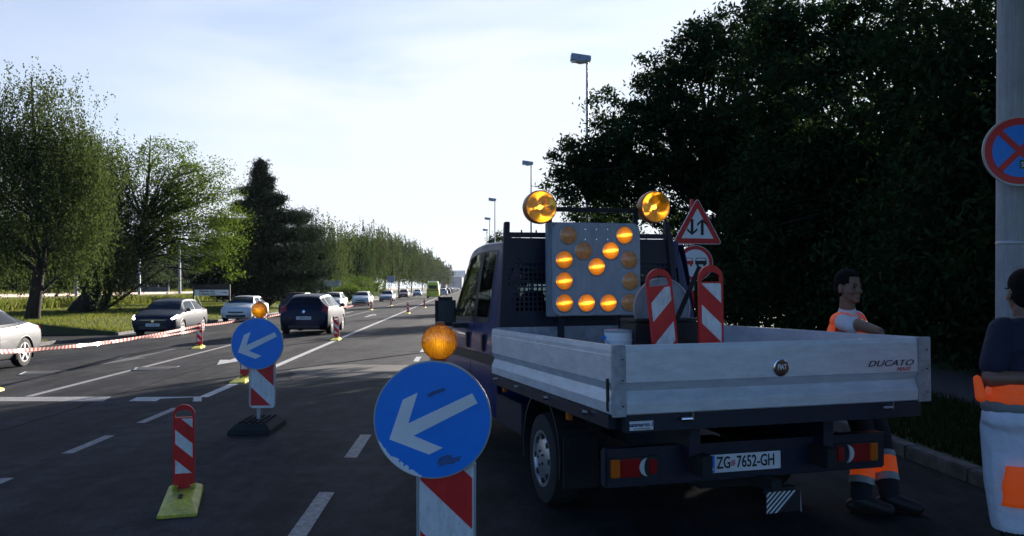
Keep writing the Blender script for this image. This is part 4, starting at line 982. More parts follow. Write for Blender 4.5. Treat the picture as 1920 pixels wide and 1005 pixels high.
for i in range(3):
    for j in range(2):
        xx, zz = tp(1097 + i * 21, 430 + j * 19, AYp - .02); b.cyl((xx, AYp - .021, zz), (xx, AYp - .024, zz), .006, n=8)
b.build('rivets', M['chrome'], pan, T=BT)
LAMPS = [(1066, 441, 0), (1094, 470, 0), (1119, 500, 1), (1145, 470, 1), (1171, 441, 1), (1180, 487, 0), (1182, 527, 0), (1181, 567, 0), (1058, 487, 1), (1058, 527, 1), (1058.5, 568, 1), (1100, 568, 1), (1141, 568, 1)]
for u, v, lit in LAMPS:
    x, z = tp(u, v, AYp - .03); r = .083
    q = BT @ Vector((x, AYp - .02, z))
    rim = MB().lathe([(-.012, r * .97), (-.008, r * 1.04), (.003, r * 1.06)], q, 'y', 28).build('lamp', M['galv'], ab, smooth='sharp')
    l = MB().lathe([(-.034, r * .12), (-.031, r * .45), (-.022, r * .78), (-.01, r * .95), (0, r * .97)], (0, 0, 0), 'y', 32).build('lens', M['amberlit'] if lit else M['amberdark'], rim, smooth='sharp'); l.location = q
b = MB()
for sx in (ax0 + .12, ax1 - .12): b.box((sx, AYp + .14, (az0 + ZB) / 2 + .2), (.05, .05, az0 - ZB + .4))
b.box(((ax0 + ax1) / 2, AYp + .12, ZB + .06), (.9, .4, .06)); b.build('stand', M['navysteel'], ab, T=BT)
b = MB(); (bx0, bz0), (bx1, bz1) = tp(1015, 390, AYp + .05), tp(1228, 391, AYp + .05); _, bz = tp(1120, 394, AYp + .05)
b.box(((bx0 + bx1) / 2, AYp + .05, bz), (bx1 - bx0 - .1, .035, .04))
xx, _ = tp(1191, 405, AYp + .05); b.box((xx, AYp + .05, (bz + az1) / 2), (.04, .03, bz - az1 + .05)); xx, _ = tp(1030, 405, AYp + .05); b.box((xx, AYp + .05, (bz + az1) / 2), (.04, .03, bz - az1 + .05)); b.build('lamp_bar', M['darkmetal'], ab, T=BT)
for u, v, ph_ in ((1014, 388, 2.7), (1228.5, 388, 1.5)):
    x, z = tp(u, v, AYp - .03); q = BT @ Vector((x, AYp - .03, z)); r = .142
    hs = MB().lathe([(-.012, r * .96), (-.010, r * 1.02), (.03, r * 1.05), (.09, r * 1.0), (.12, r * .7)], q, 'y', 40); hs.f = hs.f[:-2] + hs.f[-1:]; hs.m = hs.m[:-1]; hs = hs.build('flash_lamp', M['amberrim'], ab, smooth='sharp')
    bz = MB().lathe([(-.010, r * .95), (-.018, r * .955), (-.018, r * .985), (-.010, r * .99)], q, 'y', 40); bz.f = bz.f[:-2]; bz.m = bz.m[:-2]; bz.build('bezel', mat('bezel_orange', (.7, .3, .15), .3), hs, smooth='sharp')
    bw = MB(); prof = [(-.010, r * .95)] + [(-.006 + .06 * (1 - k * k), r * .95 * k) for k in (.9, .8, .68, .55, .42, .3, .2, .12)]; bw.lathe(prof, (0, 0, 0), 'y', 48); bw.v = [(x_, y_ + .07 * math.cos(2 * math.atan2(z_, x_) + ph_) * math.hypot(x_, z_) / r * (1 - math.hypot(x_, z_) / r) * 4 * .5, z_) for x_, y_, z_ in bw.v]; bw.f = bw.f[:-2] + [bw.f[-1]]; bw.m = bw.m[:-1]
    bw = bw.build('reflector', M['gold'], hs, smooth=True); bw.location = q
    ln = MB().lathe([(-.020, r * .05), (-.0195, r * .5), (-.0165, r * .95)], (0, 0, 0), 'y', 40); ln.f = ln.f[:-1]; ln.m = ln.m[:-1]
    ln = ln.build('lens', M['amberglass'], hs, smooth='sharp'); ln.location = q
    MB().lathe([(.0, r * .05), (.004, r * .13), (.02, r * .15), (.05, r * .12)], q, 'y', 18).build('lamp_bulb', M['bulb'], hs, smooth='sharp')  # added glow that lights the reflector from inside

# cargo on the bed: two guide panels, a turned-round sign, a box, a bucket
def bedthing(name, label, cat, group=None): return empty(name, label, cat, TORG, TY, group)
def bedpanel(u0, v0, u1, y0, slope, lean, label):
    e = bedthing('guide_panel', label, 'striped panel', 'striped guide panels stood in the truck bed')
    x0, z1 = tp(u0, v0, y0); x1, _ = tp(u1, v0, y0); k = (x1 - x0) / .16; hh = (z1 - (ZB + .02)) / k
    T = BT @ Matrix.Translation(((x0 + x1) / 2, y0, ZB + .02)) @ Matrix.Rotation(lean, 4, 'Y') @ Matrix.Diagonal((k, 1, k, 1))
    p = guide_panel(e, z0=.04, slope=slope, hgt=hh - .02, off=.02, tilt=T); return e
bedpanel(1229, 509, 1276, 1.1, 1, -.10, 'left guide panel in the truck bed, leaning, with stripes rising to the right')
bedpanel(1309, 503, 1354, .95, -1, .0, 'right guide panel in the truck bed, upright, with stripes falling to the right')
bs = bedthing('turned_sign', 'grey back of a round sign with flat foot lying behind the leaning guide panel', 'traffic sign')
x, z = tp(1240, 578, 1.5); _, zl = tp(1240, 606, 1.5); r = tp(1292, 578, 1.5)[0] - x
poly = [(x + r * math.cos(t), z + r * math.sin(t)) for t in [math.pi * (-.17 + 1.34 * k / 30) for k in range(31)]]
MB().prism(poly, 1.49, 1.505).build('sign_plate', M['signback'], bs, bevel=.003, T=BT)
rim = MB(); N = 30
for k in range(N):
    t0, t1 = [math.pi * (-.17 + 1.34 * (k + q) / N) for q in (0, 1)]
    rim.prism([(x + r * math.cos(t0), z + r * math.sin(t0)), (x + r * math.cos(t1), z + r * math.sin(t1)), (x + (r - .012) * math.cos(t1), z + (r - .012) * math.sin(t1)), (x + (r - .012) * math.cos(t0), z + (r - .012) * math.sin(t0))], 1.478, 1.492)
rim.build('rim', M['galv'], bs, T=BT)
MB().box((x - .05, 1.46, ZB + .25), (.05, .05, .45)).build('post', M['darkmetal'], bs, T=BT)
bx = bedthing('equipment_box', 'black equipment box on the truck bed between bucket and guide panels', 'box')
xa, zt_ = tp(1190, 604, 1.3); xb, _ = tp(1310, 604, 1.3)
MB().box(((xa + xb) / 2, 1.42, (zt_ + ZB) / 2 + .005), (xb - xa, .3, zt_ - ZB - .02)).build('case', M['inkblack'], bx, bevel=.012, T=BT)
MB().box(((xa + xb) / 2, 1.42, zt_ + .012), (xb - xa + .02, .32, .02)).build('lid', M['black'], bx, bevel=.006, T=BT)
x, z = tp(1312, 500, 1.25); x2, z2 = tp(1270, 596, 1.25)
bar = bedthing('steel_bar', 'dark flat bar leaning between the two guide panels on the truck bed', 'bar')
b = MB(); d = Vector((x2 - x, 0, z2 - z)); a = math.atan2(d.x, -d.z); L_ = d.length
b.box((0, 0, 0), (.038, .01, L_ * 1.55), rot=Matrix.Rotation(a * -1 + 0, 3, 'Y')); b.v = [(vx + (x + x2) / 2 - .03 * 0 + (x2 - x) * .27, vy + 1.25, vz + (z + z2) / 2 + (z2 - z) * .27) for vx, vy, vz in b.v]
b.build('flat', M['darkmetal'], bar, bevel=.002, T=BT)
bk = bedthing('paint_bucket', 'white plastic bucket with wire handle in the truck bed beside the side board', 'bucket')
x, z = tp(1160, 619, 1.45); rb = (tp(1186, 619, 1.45)[0] - x)
cy = 1.45; zz0 = ZB + .022; q = BT @ Vector((x, cy, zz0)); hb_ = z - zz0
MB().lathe([(0, rb * .86), (hb_ * .8, rb * .97), (hb_ * .8, rb * 1.02), (hb_ * .84, rb * 1.02), (hb_ * .85, rb * .98), (hb_ * .96, rb * 1.0)], q, 'z', 32).build('pail', M['signwhite'], bk, smooth='sharp')
MB().lathe([(hb_ * .96, rb * 1.02), (hb_, rb * 1.03), (hb_ + .006, rb * .9), (hb_ + .004, rb * .88)], q, 'z', 32).build('lid', mat('lid_grey', (.35, .38, .42), .5), bk, smooth='sharp')
pts = [q + Vector((rb * 1.03 * math.cos(t), -rb * 1.03 * math.sin(t) * 1, hb_ * .86 - .10 * math.sin(t))) for t in [math.pi * k / 14 for k in range(15)]]
MB().tube(pts, [.0035] * 15, 6).build('handle', M['galv'], bk)
pts = [q + Vector((rb * 1.03 * math.cos(t), -rb * 1.03 * math.sin(t), hb_ * .86)) for t in (0, math.pi)]
b = MB(); 
for p_ in pts: b.cyl(p_, p_ + Vector((.012 if p_.x > q.x else -.012, 0, 0)), .018, n=12)
b.build('handle_lug', M['signblue'], bk)
#MORE#
# ------------------------------------------------------------------ street furniture
def lamp_post(loc, label, h=10.0):
    e = empty('street_lamp', label, 'street lamp', loc, ROADA, 'street lamps along the right side')
    MB().cyl((0, 0, 0), (0, 0, h - .1), .085, .045, 12).build('pole', M['galv'], e, smooth='sharp')
    MB().box((0, 0, .5), (.02, .19, .5)).cyl((0, 0, 0), (0, 0, .25), .11, n=12).build('pole_foot', M['galv'], e)
    b = MB(); b.add([(.12, -.19, h - .06), (.12, .19, h - .06), (-.62, .19, h - .02), (-.62, -.19, h - .02), (.12, -.17, h + .12), (.12, .17, h + .12), (-.60, .15, h + .22), (-.60, -.15, h + .22), (-.25, .19, h - .12), (-.25, -.19, h - .12)],
        [(4, 5, 6, 7), (0, 4, 7, 3, 9), (1, 8, 2, 6, 5), (0, 1, 5, 4), (3, 7, 6, 2), (0, 9, 8, 1), (9, 3, 2, 8)])
    hd = b.build('lamp_head', M['signback'], e, bevel=.01)
    MB().box((-.43, 0, h - .078), (.30, .28, .02)).build('lamp_glass', M['headlamp'], hd)
for u, Y, lb in ((1101, 30.7, 'nearest tall street lamp, its pole rising in front of the dark tree'), (996, 56.5, 'second street lamp, seen just above the left flash lamp of the truck'),
                 (928, 79.9, 'third street lamp, left of the truck headboard'), (918, 102, 'fourth street lamp, shorter looking, beside the third'), (913, 122, 'fifth and farthest street lamp')):
    lamp_post((P(u, 0, Y).x, Y, .1), lb)
# concrete pole with the no-stopping sign
pe = empty('concrete_pole', 'thick grey concrete pole at the right picture edge', 'pole', (4.52, 7.4, .1))
b = MB(); b.lathe([(0, .175), (3, .162), (9, .13)], (0, 0, 0), 'z', 40); b.build('shaft', M['concrete'], pe, smooth='sharp')
MB().lathe([(1.93, .1665), (1.94, .170), (1.955, .170), (1.965, .1665)], (0, 0, 0), 'z', 40).build('steel_band', M['galv'], pe)
c = P(1912.5, 283, 7.1)
ns = empty('no_stopping_sign', 'round blue no-stopping sign with red border and red cross on the concrete pole', 'traffic sign', (c.x, 7.12, 0), -.12)
r = .302
dsc = MB().prism(circle(0, c.z, r, 56), -.02, 0).build('sign_disc', M['galv'], ns, bevel=.004)
MB().prism(circle(0, c.z, r - .018, 56), -.0225, -.019).build('red_border', M['signred'], dsc)
MB().prism(circle(0, c.z, r - .078, 56), -.025, -.022).build('blue_field', M['signblue'], dsc)
b = MB(); 
for k, a in enumerate((45, -45)):
    rot = Matrix.Rotation(rad(a), 3, 'Y'); b.box((0, -.0265 - k * .0006, c.z), (2 * (r - .074), .003, .05), rot=rot)
b.build('red_cross', M['signred'], dsc)
MB().box((.035, -.029, c.z - .115), (.075, .002, .075)).build('green_sticker', mat('sticker_green', (.02, .10, .05), .5), dsc)
text_mesh('sticker_text', '5', .06, facing(.02, -.0305, c.z - .12), M['signwhite'], dsc, ext=.0004)
MB().box((0, .05, c.z), (.05, .10, .06)).box((0, .05, c.z - .15), (.05, .10, .04)).build('bracket', M['galv'], ns)
# oncoming-traffic triangle and no-overtaking disc behind the truck
SY = 14.5; c = P(1307, 457, SY); kx = SY / F
sp = empty('sign_post', 'red and white post carrying a two-way arrows triangle above a no-overtaking disc, behind the truck', 'traffic sign', (c.x, SY, 0))
def uv(u, v): return ((u - 1307) * kx, H + (HV - v) * kx)
def tri(sc, off, y0, y1):
    A = [uv(1307, 370), uv(1354, 458.5), uv(1260.5, 457)]; cx = sum(p[0] for p in A) / 3; cz = sum(p[1] for p in A) / 3
    o = []
    for i in range(3):
        p, a, q = Vector(A[i]), Vector(A[i - 1]), Vector(A[(i + 1) % 3]); C = Vector((cx, cz)); f = lambda w_: C + (w_ - C) * sc
        P_, A_, Q_ = f(p), f(a), f(q); d = off * sc
        s0 = P_ + (A_ - P_).normalized() * d; s1 = P_ + (Q_ - P_).normalized() * d
        for t in (0, .25, .5, .75, 1): o.append(tuple(s0 * (1 - t) ** 2 + P_ * 2 * t * (1 - t) + s1 * t * t))
    return MB().prism(o, y0, y1)
tr_ = tri(1, .09, -.02, 0).build('triangle_plate', M['signwhite'], sp)
tri(.965, .08, -.024, -.019).build('red_border', M['signred'], tr_); tri(.64, .01, -.027, -.023).build('white_field', M['signwhite'], tr_)
def arr(u, v0, v1, m_, up):
    x, za = uv(u, v0); _, zb_ = uv(u, v1); s_ = 1 if up else -1; zt, zl = (max(za, zb_), min(za, zb_)) if up else (min(za, zb_), max(za, zb_)); w_ = .024; hw = .09; hh = .11 * s_
    p = [(x - w_, zl), (x + w_, zl), (x + w_, zt - hh * .55), (x + hw, zt - hh * 1.15), (x + hw, zt - hh * .72), (x, zt), (x - hw, zt - hh * .72), (x - hw, zt - hh * 1.15), (x - w_, zt - hh * .55)]
    MB().prism(p, -.031, -.026).build('arrow', m_, tr_)
arr(1297, 411, 441, M['inkblack'], False); arr(1316, 411, 441, M['inkblack'], True)
cx, cz = uv(1303, 493.5); r = 33.5 * kx
dk = MB().prism(circle(cx, cz, r, 48), -.02, 0).build('round_plate', M['signwhite'], sp); MB().prism(circle(cx, cz, r * .975, 48), -.024, -.019).build('red_border', M['signred'], dk); MB().prism(circle(cx, cz, r * .77, 48), -.027, -.023).build('white_field', M['signwhite'], dk)
for u0, m_ in ((1288.5, M['signred']), (1313.5, M['inkblack'])):
    x, z = uv(u0, 491); b = MB()
    b.prism([(x - .10, z - .045), (x + .10, z - .045), (x + .10, z + .02), (x - .10, z + .02)], -.031, -.026)
    for p in ([(x - .10, z + .02), (x - .088, z + .02), (x - .063, z + .07), (x - .078, z + .07)], [(x + .10, z + .02), (x + .088, z + .02), (x + .063, z + .07), (x + .078, z + .07)], [(x - .07, z + .07), (x - .07, z + .06), (x + .07, z + .06), (x + .07, z + .07)]): b.prism(p, -.031, -.026)
    b.cyl((x - .06, -.031, z - .06), (x - .06, -.026, z - .06), .022, n=12); b.cyl((x + .06, -.031, z - .06), (x + .06, -.026, z - .06), .022, n=12)
    b.build('car_symbol', m_, dk)
for k in range(8): MB().cyl((-.08, .03, .0 + k * .4), (-.08, .03, .4 + k * .4), .04, n=14).build('post_band', M['signred'] if k % 2 == 1 else M['signwhite'], sp)
MB().box((-.08, .02, .05), (.5, .6, .1)).build('rubber_foot', M['rubber'], sp, bevel=.02)

# direction board on two posts, left verge
BYd = 51.0
bb = empty('direction_board', 'white direction board with black arrow under a brown panel on two posts', 'direction board', (P(397, 0, BYd).x, BYd, -.1))
w_ = 67 * BYd / F / 2; zt, zm, zl = P(0, 527, BYd).z - .1, P(0, 537, BYd).z - .1, P(0, 548, BYd).z - .1
MB().box((0, 0, (zt + zm) / 2), (2 * w_ - .1, .05, zt - zm)).build('brown_panel', M['wood'], bb)
wp = MB().box((0, -.0, (zm + zl) / 2), (2 * w_ - .1, .06, zm - zl - .01)).build('white_panel', M['signwhite'], bb)
text_mesh('board_text', 'Slatinska ulica', .17, facing(-.28, -.035, (zm + zl) / 2 + .08), M['inkblack'], wp, ext=.002, bold=.004)
text_mesh('board_text', '1. Ravnice 10 d', .16, facing(-.28, -.035, (zm + zl) / 2 - .09), M['inkblack'], wp, ext=.002, bold=.004)
z = (zm + zl) / 2; MB().prism([(.62, z - .015), (.84, z - .015), (.84, z - .05), (.95, z), (.84, z + .05), (.84, z + .015), (.62, z + .015)], -.036, -.031).build('arrow', M['inkblack'], wp)
for sx in (-1, 1): MB().box((sx * w_, 0, zt / 2), (.09, .09, zt)).build('post', M['wood'], bb)
MB().cyl((-.95, .1, zl), (-.6, .6, 0), .03, n=8).build('brace', M['galv'], bb)
for u, v, Y, w1, h1, lb in ((733, 521, 116, 1.1, .95, 'grey back of a road sign before the weeping trees'), (623, 528, 95, 2.0, .7, 'grey back of a low sign among the bushes')):
    p = P(u, v, Y); e = empty('road_sign', lb, 'road sign', (p.x, Y, -.1)); MB().box((0, 0, p.z - .1), (w1, .03, h1)).build('plate', M['signback'], e); MB().cyl((0, .05, 0), (0, .05, p.z), .035, n=8).build('post', M['galv'], e)

# ------------------------------------------------------------------ tramway beyond the left verge
def along(name, prof, Y0, Y1, m, step=40, kind='structure'):
    b = MB(); ys = list(np.arange(Y0, Y1 + 1, step)); n = len(prof)
    vs = [tuple(S(s_, y, z_)) for y in ys for s_, z_ in prof]
    b.add(vs, [(i * n + j, i * n + j + 1, (i + 1) * n + j + 1, (i + 1) * n + j) for i in range(len(ys) - 1) for j in range(n - 1)])
    o = b.build(name, m); o['kind'] = kind; return o
along('tram_embankment', [(-35.6, .05), (-38.0, .82), (-46.5, .84), (-49, .1)], 30, 500, M['ballast'])
for s_ in (-39.3, -40.74, -43.6, -45.04): along('tram_rail', [(s_ - .06, .80), (s_ - .06, 1.02), (s_ + .06, 1.02), (s_ + .06, .80)], 30, 500, M['rail'])
along('tram_platform', [(-41.3, .8), (-41.3, 1.06), (-43.0, 1.06), (-43.0, .8)], 30, 160, M['concretewall'])
for u, lb in ((261, 'tram mast left of the low concrete wall'), (337, 'tram mast right of the low concrete wall'), (143, 'tram mast between the two birch trunks'), (560, 'tram mast far beyond the conifer')):
    k = (u - CU) / F; Y = -38.2 / (k - RS); p = Vector((k * Y, Y, .8)); e = empty('tram_mast', lb, 'mast', p, 0, 'tram masts')
    MB().cyl((0, 0, 0), (0, 0, 7.5), .17, .10, 12).build('pole', M['galv'], e); MB().cyl((0, 0, 6.6), (-3.5, 0, 7.0), .04, n=6).build('arm', M['galv'], e)
b = MB(); q = P(288, 545, 118)
ew = empty('concrete_wall', 'low pale concrete wall between the two tram masts', 'wall', (q.x, 118, .1))
MB().box((0, 0, .85), (4.4, .3, 1.5)).build('panels', M['concretewall'], ew)
for k in range(4): MB().box((-2.2 + k * 1.45, -.18, .95), (.22, .1, 1.85)).build('pillar', M['concretewall'], ew)

# ------------------------------------------------------------------ buildings far down the road
def block(name, label, u0, u1, vt, Y, depth, m, rows, cols, dark=M['glass']):
    a, c = P(u0, vt, Y), P(u1, vt, Y); e = empty(name, label, 'building', ((a.x + c.x) / 2, Y + depth / 2, 0)); W = c.x - a.x
    MB().box((0, 0, a.z / 2), (W, depth, a.z)).build('walls', m, e); MB().box((0, 0, a.z + .4), (W * 1.01, depth * 1.01, .8)).build('roof_edge', M['bldark'] if m is not M['bldg'] else M['blgrey'], e)
    for i in range(rows):
        for j in range(cols):
            MB().box((-W / 2 + W * (j + .5) / cols, -depth / 2 - .06, a.z * (i + .6) / (rows + .3)), (W / cols * .5, .15, a.z / rows * .42)).build('window', M['blgrey'], e)
    return e
block('apartment_block', 'pale apartment block closing the far end of the road', 841, 873, 508, 1400, 20, M['bldg'], 9, 9)
block('far_hall', 'blue grey low hall at the end of the road below the apartment block', 836, 866, 521, 900, 30, M['blgrey'], 1, 3)
block('dark_shed', 'small dark building left of the blue grey hall', 826, 836, 518, 520, 12, M['bldark'], 1, 2)

# ------------------------------------------------------------------ trees
rng = np.random.default_rng(11)
def leaf_mesh(name, c, ax, ln, wd, m, parent, flat=0.0):
    N = len(c); ax = ax / np.linalg.norm(ax, axis=1)[:, None]
    r_ = rng.normal(size=(N, 3)); r_[:, 2] *= (1 - flat); sd_ = np.cross(ax, r_); sd_ /= np.linalg.norm(sd_, axis=1)[:, None] + 1e-9
    L2 = (ln * rng.uniform(.65, 1.25, N) / 2)[:, None]; W2 = (wd * rng.uniform(.7, 1.2, N) / 2)[:, None]
    v = np.stack([c - ax * L2, c + sd_ * W2 - ax * L2 * .1, c + ax * L2, c - sd_ * W2 - ax * L2 * .1], 1).reshape(-1, 3).astype(np.float32)
    me = bpy.data.meshes.new(name); me.vertices.add(4 * N); me.vertices.foreach_set('co', v.ravel()); me.loops.add(4 * N); me.loops.foreach_set('vertex_index', np.arange(4 * N, dtype=np.int32))
    me.polygons.add(N); me.polygons.foreach_set('loop_start', np.arange(0, 4 * N, 4, dtype=np.int32)); me.update(calc_edges=True); me.materials.append(m)
    o = bpy.data.objects.new(name, me); COL.objects.link(o); o.parent = parent; return o
def tree(name, label, base, trunk, blobs, per, ls, lw, cr_, m, bark=M['bark'], droop=0, cat='tree', group=None, tr=.2, nlimb=50, outer=.42, flat=0, limbr=.035, bias=(0, 0, -.3), strand=5, k=1):
    if k != 1: base = (base[0] * k, base[1] * k, -.1); trunk = [(a * k, b_ * k, H + (c - H) * k, d * k) for a, b_, c, d in trunk]; blobs = [(a * k, b_ * k, H + (c - H) * k, d * k, e_ * k, f_ * k, n) for a, b_, c, d, e_, f_, n in blobs]; ls *= k; lw *= k; cr_ *= k; droop *= k
    base = Vector(base); e = empty(name, label, cat, base, 0, group); B = np.array(base)
    cc = []
    for (cx, cy, cz, rx, ry, rz, n) in blobs:
        d = rng.normal(size=(n, 3)); d /= np.linalg.norm(d, axis=1)[:, None]; rr = rng.uniform(0, 1, n) ** outer
        ph = rng.uniform(0, 6, 3); w1 = 1 + .16 * np.sin(d[:, 0] * 5 + ph[0]) + .14 * np.sin(d[:, 2] * 6 + ph[1]) + .12 * np.sin(d[:, 1] * 7 + ph[2])
        cc.append(np.array([cx, cy, cz]) + d * (rr * w1)[:, None] * np.array([rx, ry, rz]))
    cc = np.concatenate(cc); cc = cc[cc[:, 2] > .25]
    n = len(cc); ids = np.repeat(np.arange(n), per); sz = rng.uniform(.5, 1.35, n)[ids]
    if droop:
        k = rng.integers(0, strand, len(ids)); key = ids * strand + k; st = rng.normal(size=(n * strand, 3)) * cr_; ll = rng.uniform(.3, 1.0, n * strand) * droop; t = rng.uniform(0, 1, len(ids))
        sway = rng.normal(size=(n * strand, 3)) * .12; sway[:, 2] = 0
        pos = cc[ids] + st[key] + sway[key] * (t * ll[key])[:, None] + rng.normal(size=(len(ids), 3)) * .05; pos[:, 2] -= t * ll[key]
        ax = np.array([0, 0, -1.]) + rng.normal(size=pos.shape) * .45
    else:
        pos = cc[ids] + rng.normal(size=(len(ids), 3)) * cr_ * sz[:, None] * np.array([1, 1, .65]); ax = rng.normal(size=pos.shape) + np.array(bias)
    ok = pos[:, 2] > .15; leaf_mesh('crown', pos[ok] - B, ax[ok], ls, lw, m, e, flat)
    b = MB(); tp_ = [Vector(p[:3]) - base for p in trunk]; b.tube(tp_, [p[3] for p in trunk], 10)
    sel = rng.choice(n, min(nlimb, n), replace=False)
    for i in sel:
        q = Vector(cc[i]) - base; hh = q.z * rng.uniform(.45, .8); k = min(range(len(tp_)), key=lambda j: abs(tp_[j].z - hh)); s_ = tp_[k]
        mid = s_.lerp(q, .5) + Vector((0, 0, abs(q.x - s_.x) * .18 - (0.1 if droop else 0))) + Vector(rng.normal(size=3)) * .15; r0 = min(trunk[k][3] * .5, limbr * (1.5 + .35 * (q - s_).length))
        b.tube([s_, s_.lerp(mid, .5) + Vector(rng.normal(size=3)) * .06, mid, mid.lerp(q, .5) + Vector(rng.normal(size=3)) * .08, q], [r0, r0 * .8, r0 * .55, r0 * .35, r0 * .12], 5, caps=False)
    b.build('trunk', bark, e, smooth=True); return e
R_ = 'dark leafy trees on the right'
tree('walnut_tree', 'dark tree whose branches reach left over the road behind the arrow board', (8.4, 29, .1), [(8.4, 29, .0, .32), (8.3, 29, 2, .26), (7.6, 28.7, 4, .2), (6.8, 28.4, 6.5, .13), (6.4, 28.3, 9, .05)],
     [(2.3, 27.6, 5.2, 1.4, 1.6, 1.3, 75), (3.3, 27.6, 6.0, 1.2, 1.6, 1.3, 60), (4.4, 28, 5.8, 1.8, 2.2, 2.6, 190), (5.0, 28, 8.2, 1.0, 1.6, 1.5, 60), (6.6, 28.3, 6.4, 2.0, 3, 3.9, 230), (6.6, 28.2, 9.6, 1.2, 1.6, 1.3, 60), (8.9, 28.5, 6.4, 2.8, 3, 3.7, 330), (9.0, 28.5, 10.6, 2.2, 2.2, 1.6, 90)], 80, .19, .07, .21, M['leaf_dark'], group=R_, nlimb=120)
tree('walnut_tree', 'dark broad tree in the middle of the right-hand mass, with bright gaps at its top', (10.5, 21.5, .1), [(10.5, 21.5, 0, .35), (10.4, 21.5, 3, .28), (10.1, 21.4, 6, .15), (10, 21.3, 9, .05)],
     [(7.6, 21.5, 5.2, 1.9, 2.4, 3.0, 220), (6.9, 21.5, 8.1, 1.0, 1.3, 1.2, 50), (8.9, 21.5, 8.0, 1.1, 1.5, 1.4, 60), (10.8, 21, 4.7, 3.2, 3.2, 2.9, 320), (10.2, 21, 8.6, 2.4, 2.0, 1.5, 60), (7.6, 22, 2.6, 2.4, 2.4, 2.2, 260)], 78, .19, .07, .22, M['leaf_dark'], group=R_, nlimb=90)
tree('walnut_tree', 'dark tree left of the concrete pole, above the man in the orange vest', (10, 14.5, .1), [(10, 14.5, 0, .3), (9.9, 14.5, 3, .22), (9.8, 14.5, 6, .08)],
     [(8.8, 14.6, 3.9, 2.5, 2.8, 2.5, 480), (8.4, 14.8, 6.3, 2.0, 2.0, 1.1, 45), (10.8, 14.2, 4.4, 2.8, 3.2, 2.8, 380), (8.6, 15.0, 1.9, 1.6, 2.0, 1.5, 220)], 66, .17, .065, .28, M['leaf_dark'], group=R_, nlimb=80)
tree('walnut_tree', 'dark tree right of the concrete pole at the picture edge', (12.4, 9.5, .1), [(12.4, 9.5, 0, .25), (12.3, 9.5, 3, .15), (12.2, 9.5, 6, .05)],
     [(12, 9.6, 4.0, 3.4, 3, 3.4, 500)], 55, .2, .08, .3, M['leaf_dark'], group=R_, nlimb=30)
for i, (x, y_, h) in enumerate(((15, 17, 6.8), (16, 25, 7.4), (13, 32.5, 8.0), (19, 33, 9.0))):
    tree('background_tree', ('low', 'middle', 'left', 'tallest')[i] + ' dark tree of the second row behind the right-hand trees', (x, y_, .1), [(x, y_, 0, .3), (x, y_, h * .5, .2), (x, y_, h * .9, .05)],
         [(x, y_, h * .5, 4.4, 3.5, h * .47, 520)], 42, .34, .16, .42, M['leaf_dark'], group='second row of trees on the right', nlimb=10)
for i, (s_, y_) in enumerate(((9.9, 9.5), (10, 12.6), (10.2, 16.2), (9.9, 20), (9.9, 24.5), (9.6, 29.5), (9.2, 35))):
    p = S(s_, y_); tree('shrub', ('first', 'second', 'third', 'fourth', 'fifth', 'sixth', 'seventh')[i] + ' dark shrub of the hedge under the right-hand trees, counted from the viewer', (p.x, p.y, .1), [(p.x, p.y, 0, .06), (p.x, p.y, 1.5, .02)],
         [(p.x, p.y, 1.5, 1.5, 2.3, 1.6, 260)], 44, .18, .09, .26, M['leaf_dark'], cat='shrub', group='shrubs under the right-hand trees', nlimb=8)
for i, (s_, y_, h) in enumerate(((8.6, 50, 7.2), (9.2, 66, 7.2), (3.9, 90, 7.6))):
    p = S(s_, y_); tree('roadside_tree', ('nearest', 'middle', 'smallest looking')[i] + ' tree of the three farther down the right side', (p.x, p.y, .1), [(p.x, p.y, 0, .2), (p.x, p.y, h * .8, .05)],
         [(p.x, p.y, h * .62, 2.1, 2.4, h * .38, 240)], 40, .26, .12, .34, M['leaf_dark'], group='trees farther down the right side', nlimb=20)
# unseen tree added above the viewer's right shoulder to shade the road in front
tree('walnut_tree', 'overhanging tree beside the viewer', (8.2, 1.0, .1), [(8.2, 1, 0, .3), (7.8, 1, 3, .22), (6, 1.2, 5.5, .15), (2.5, 1.5, 6.8, .07)],
     [(3.0, 1.0, 7.3, 5.5, 5.0, 1.7, 520), (7.5, 1.5, 6.8, 3.5, 4.5, 2.6, 340)], 46, .24, .11, .34, M['leaf_dark'], group=R_, nlimb=50)
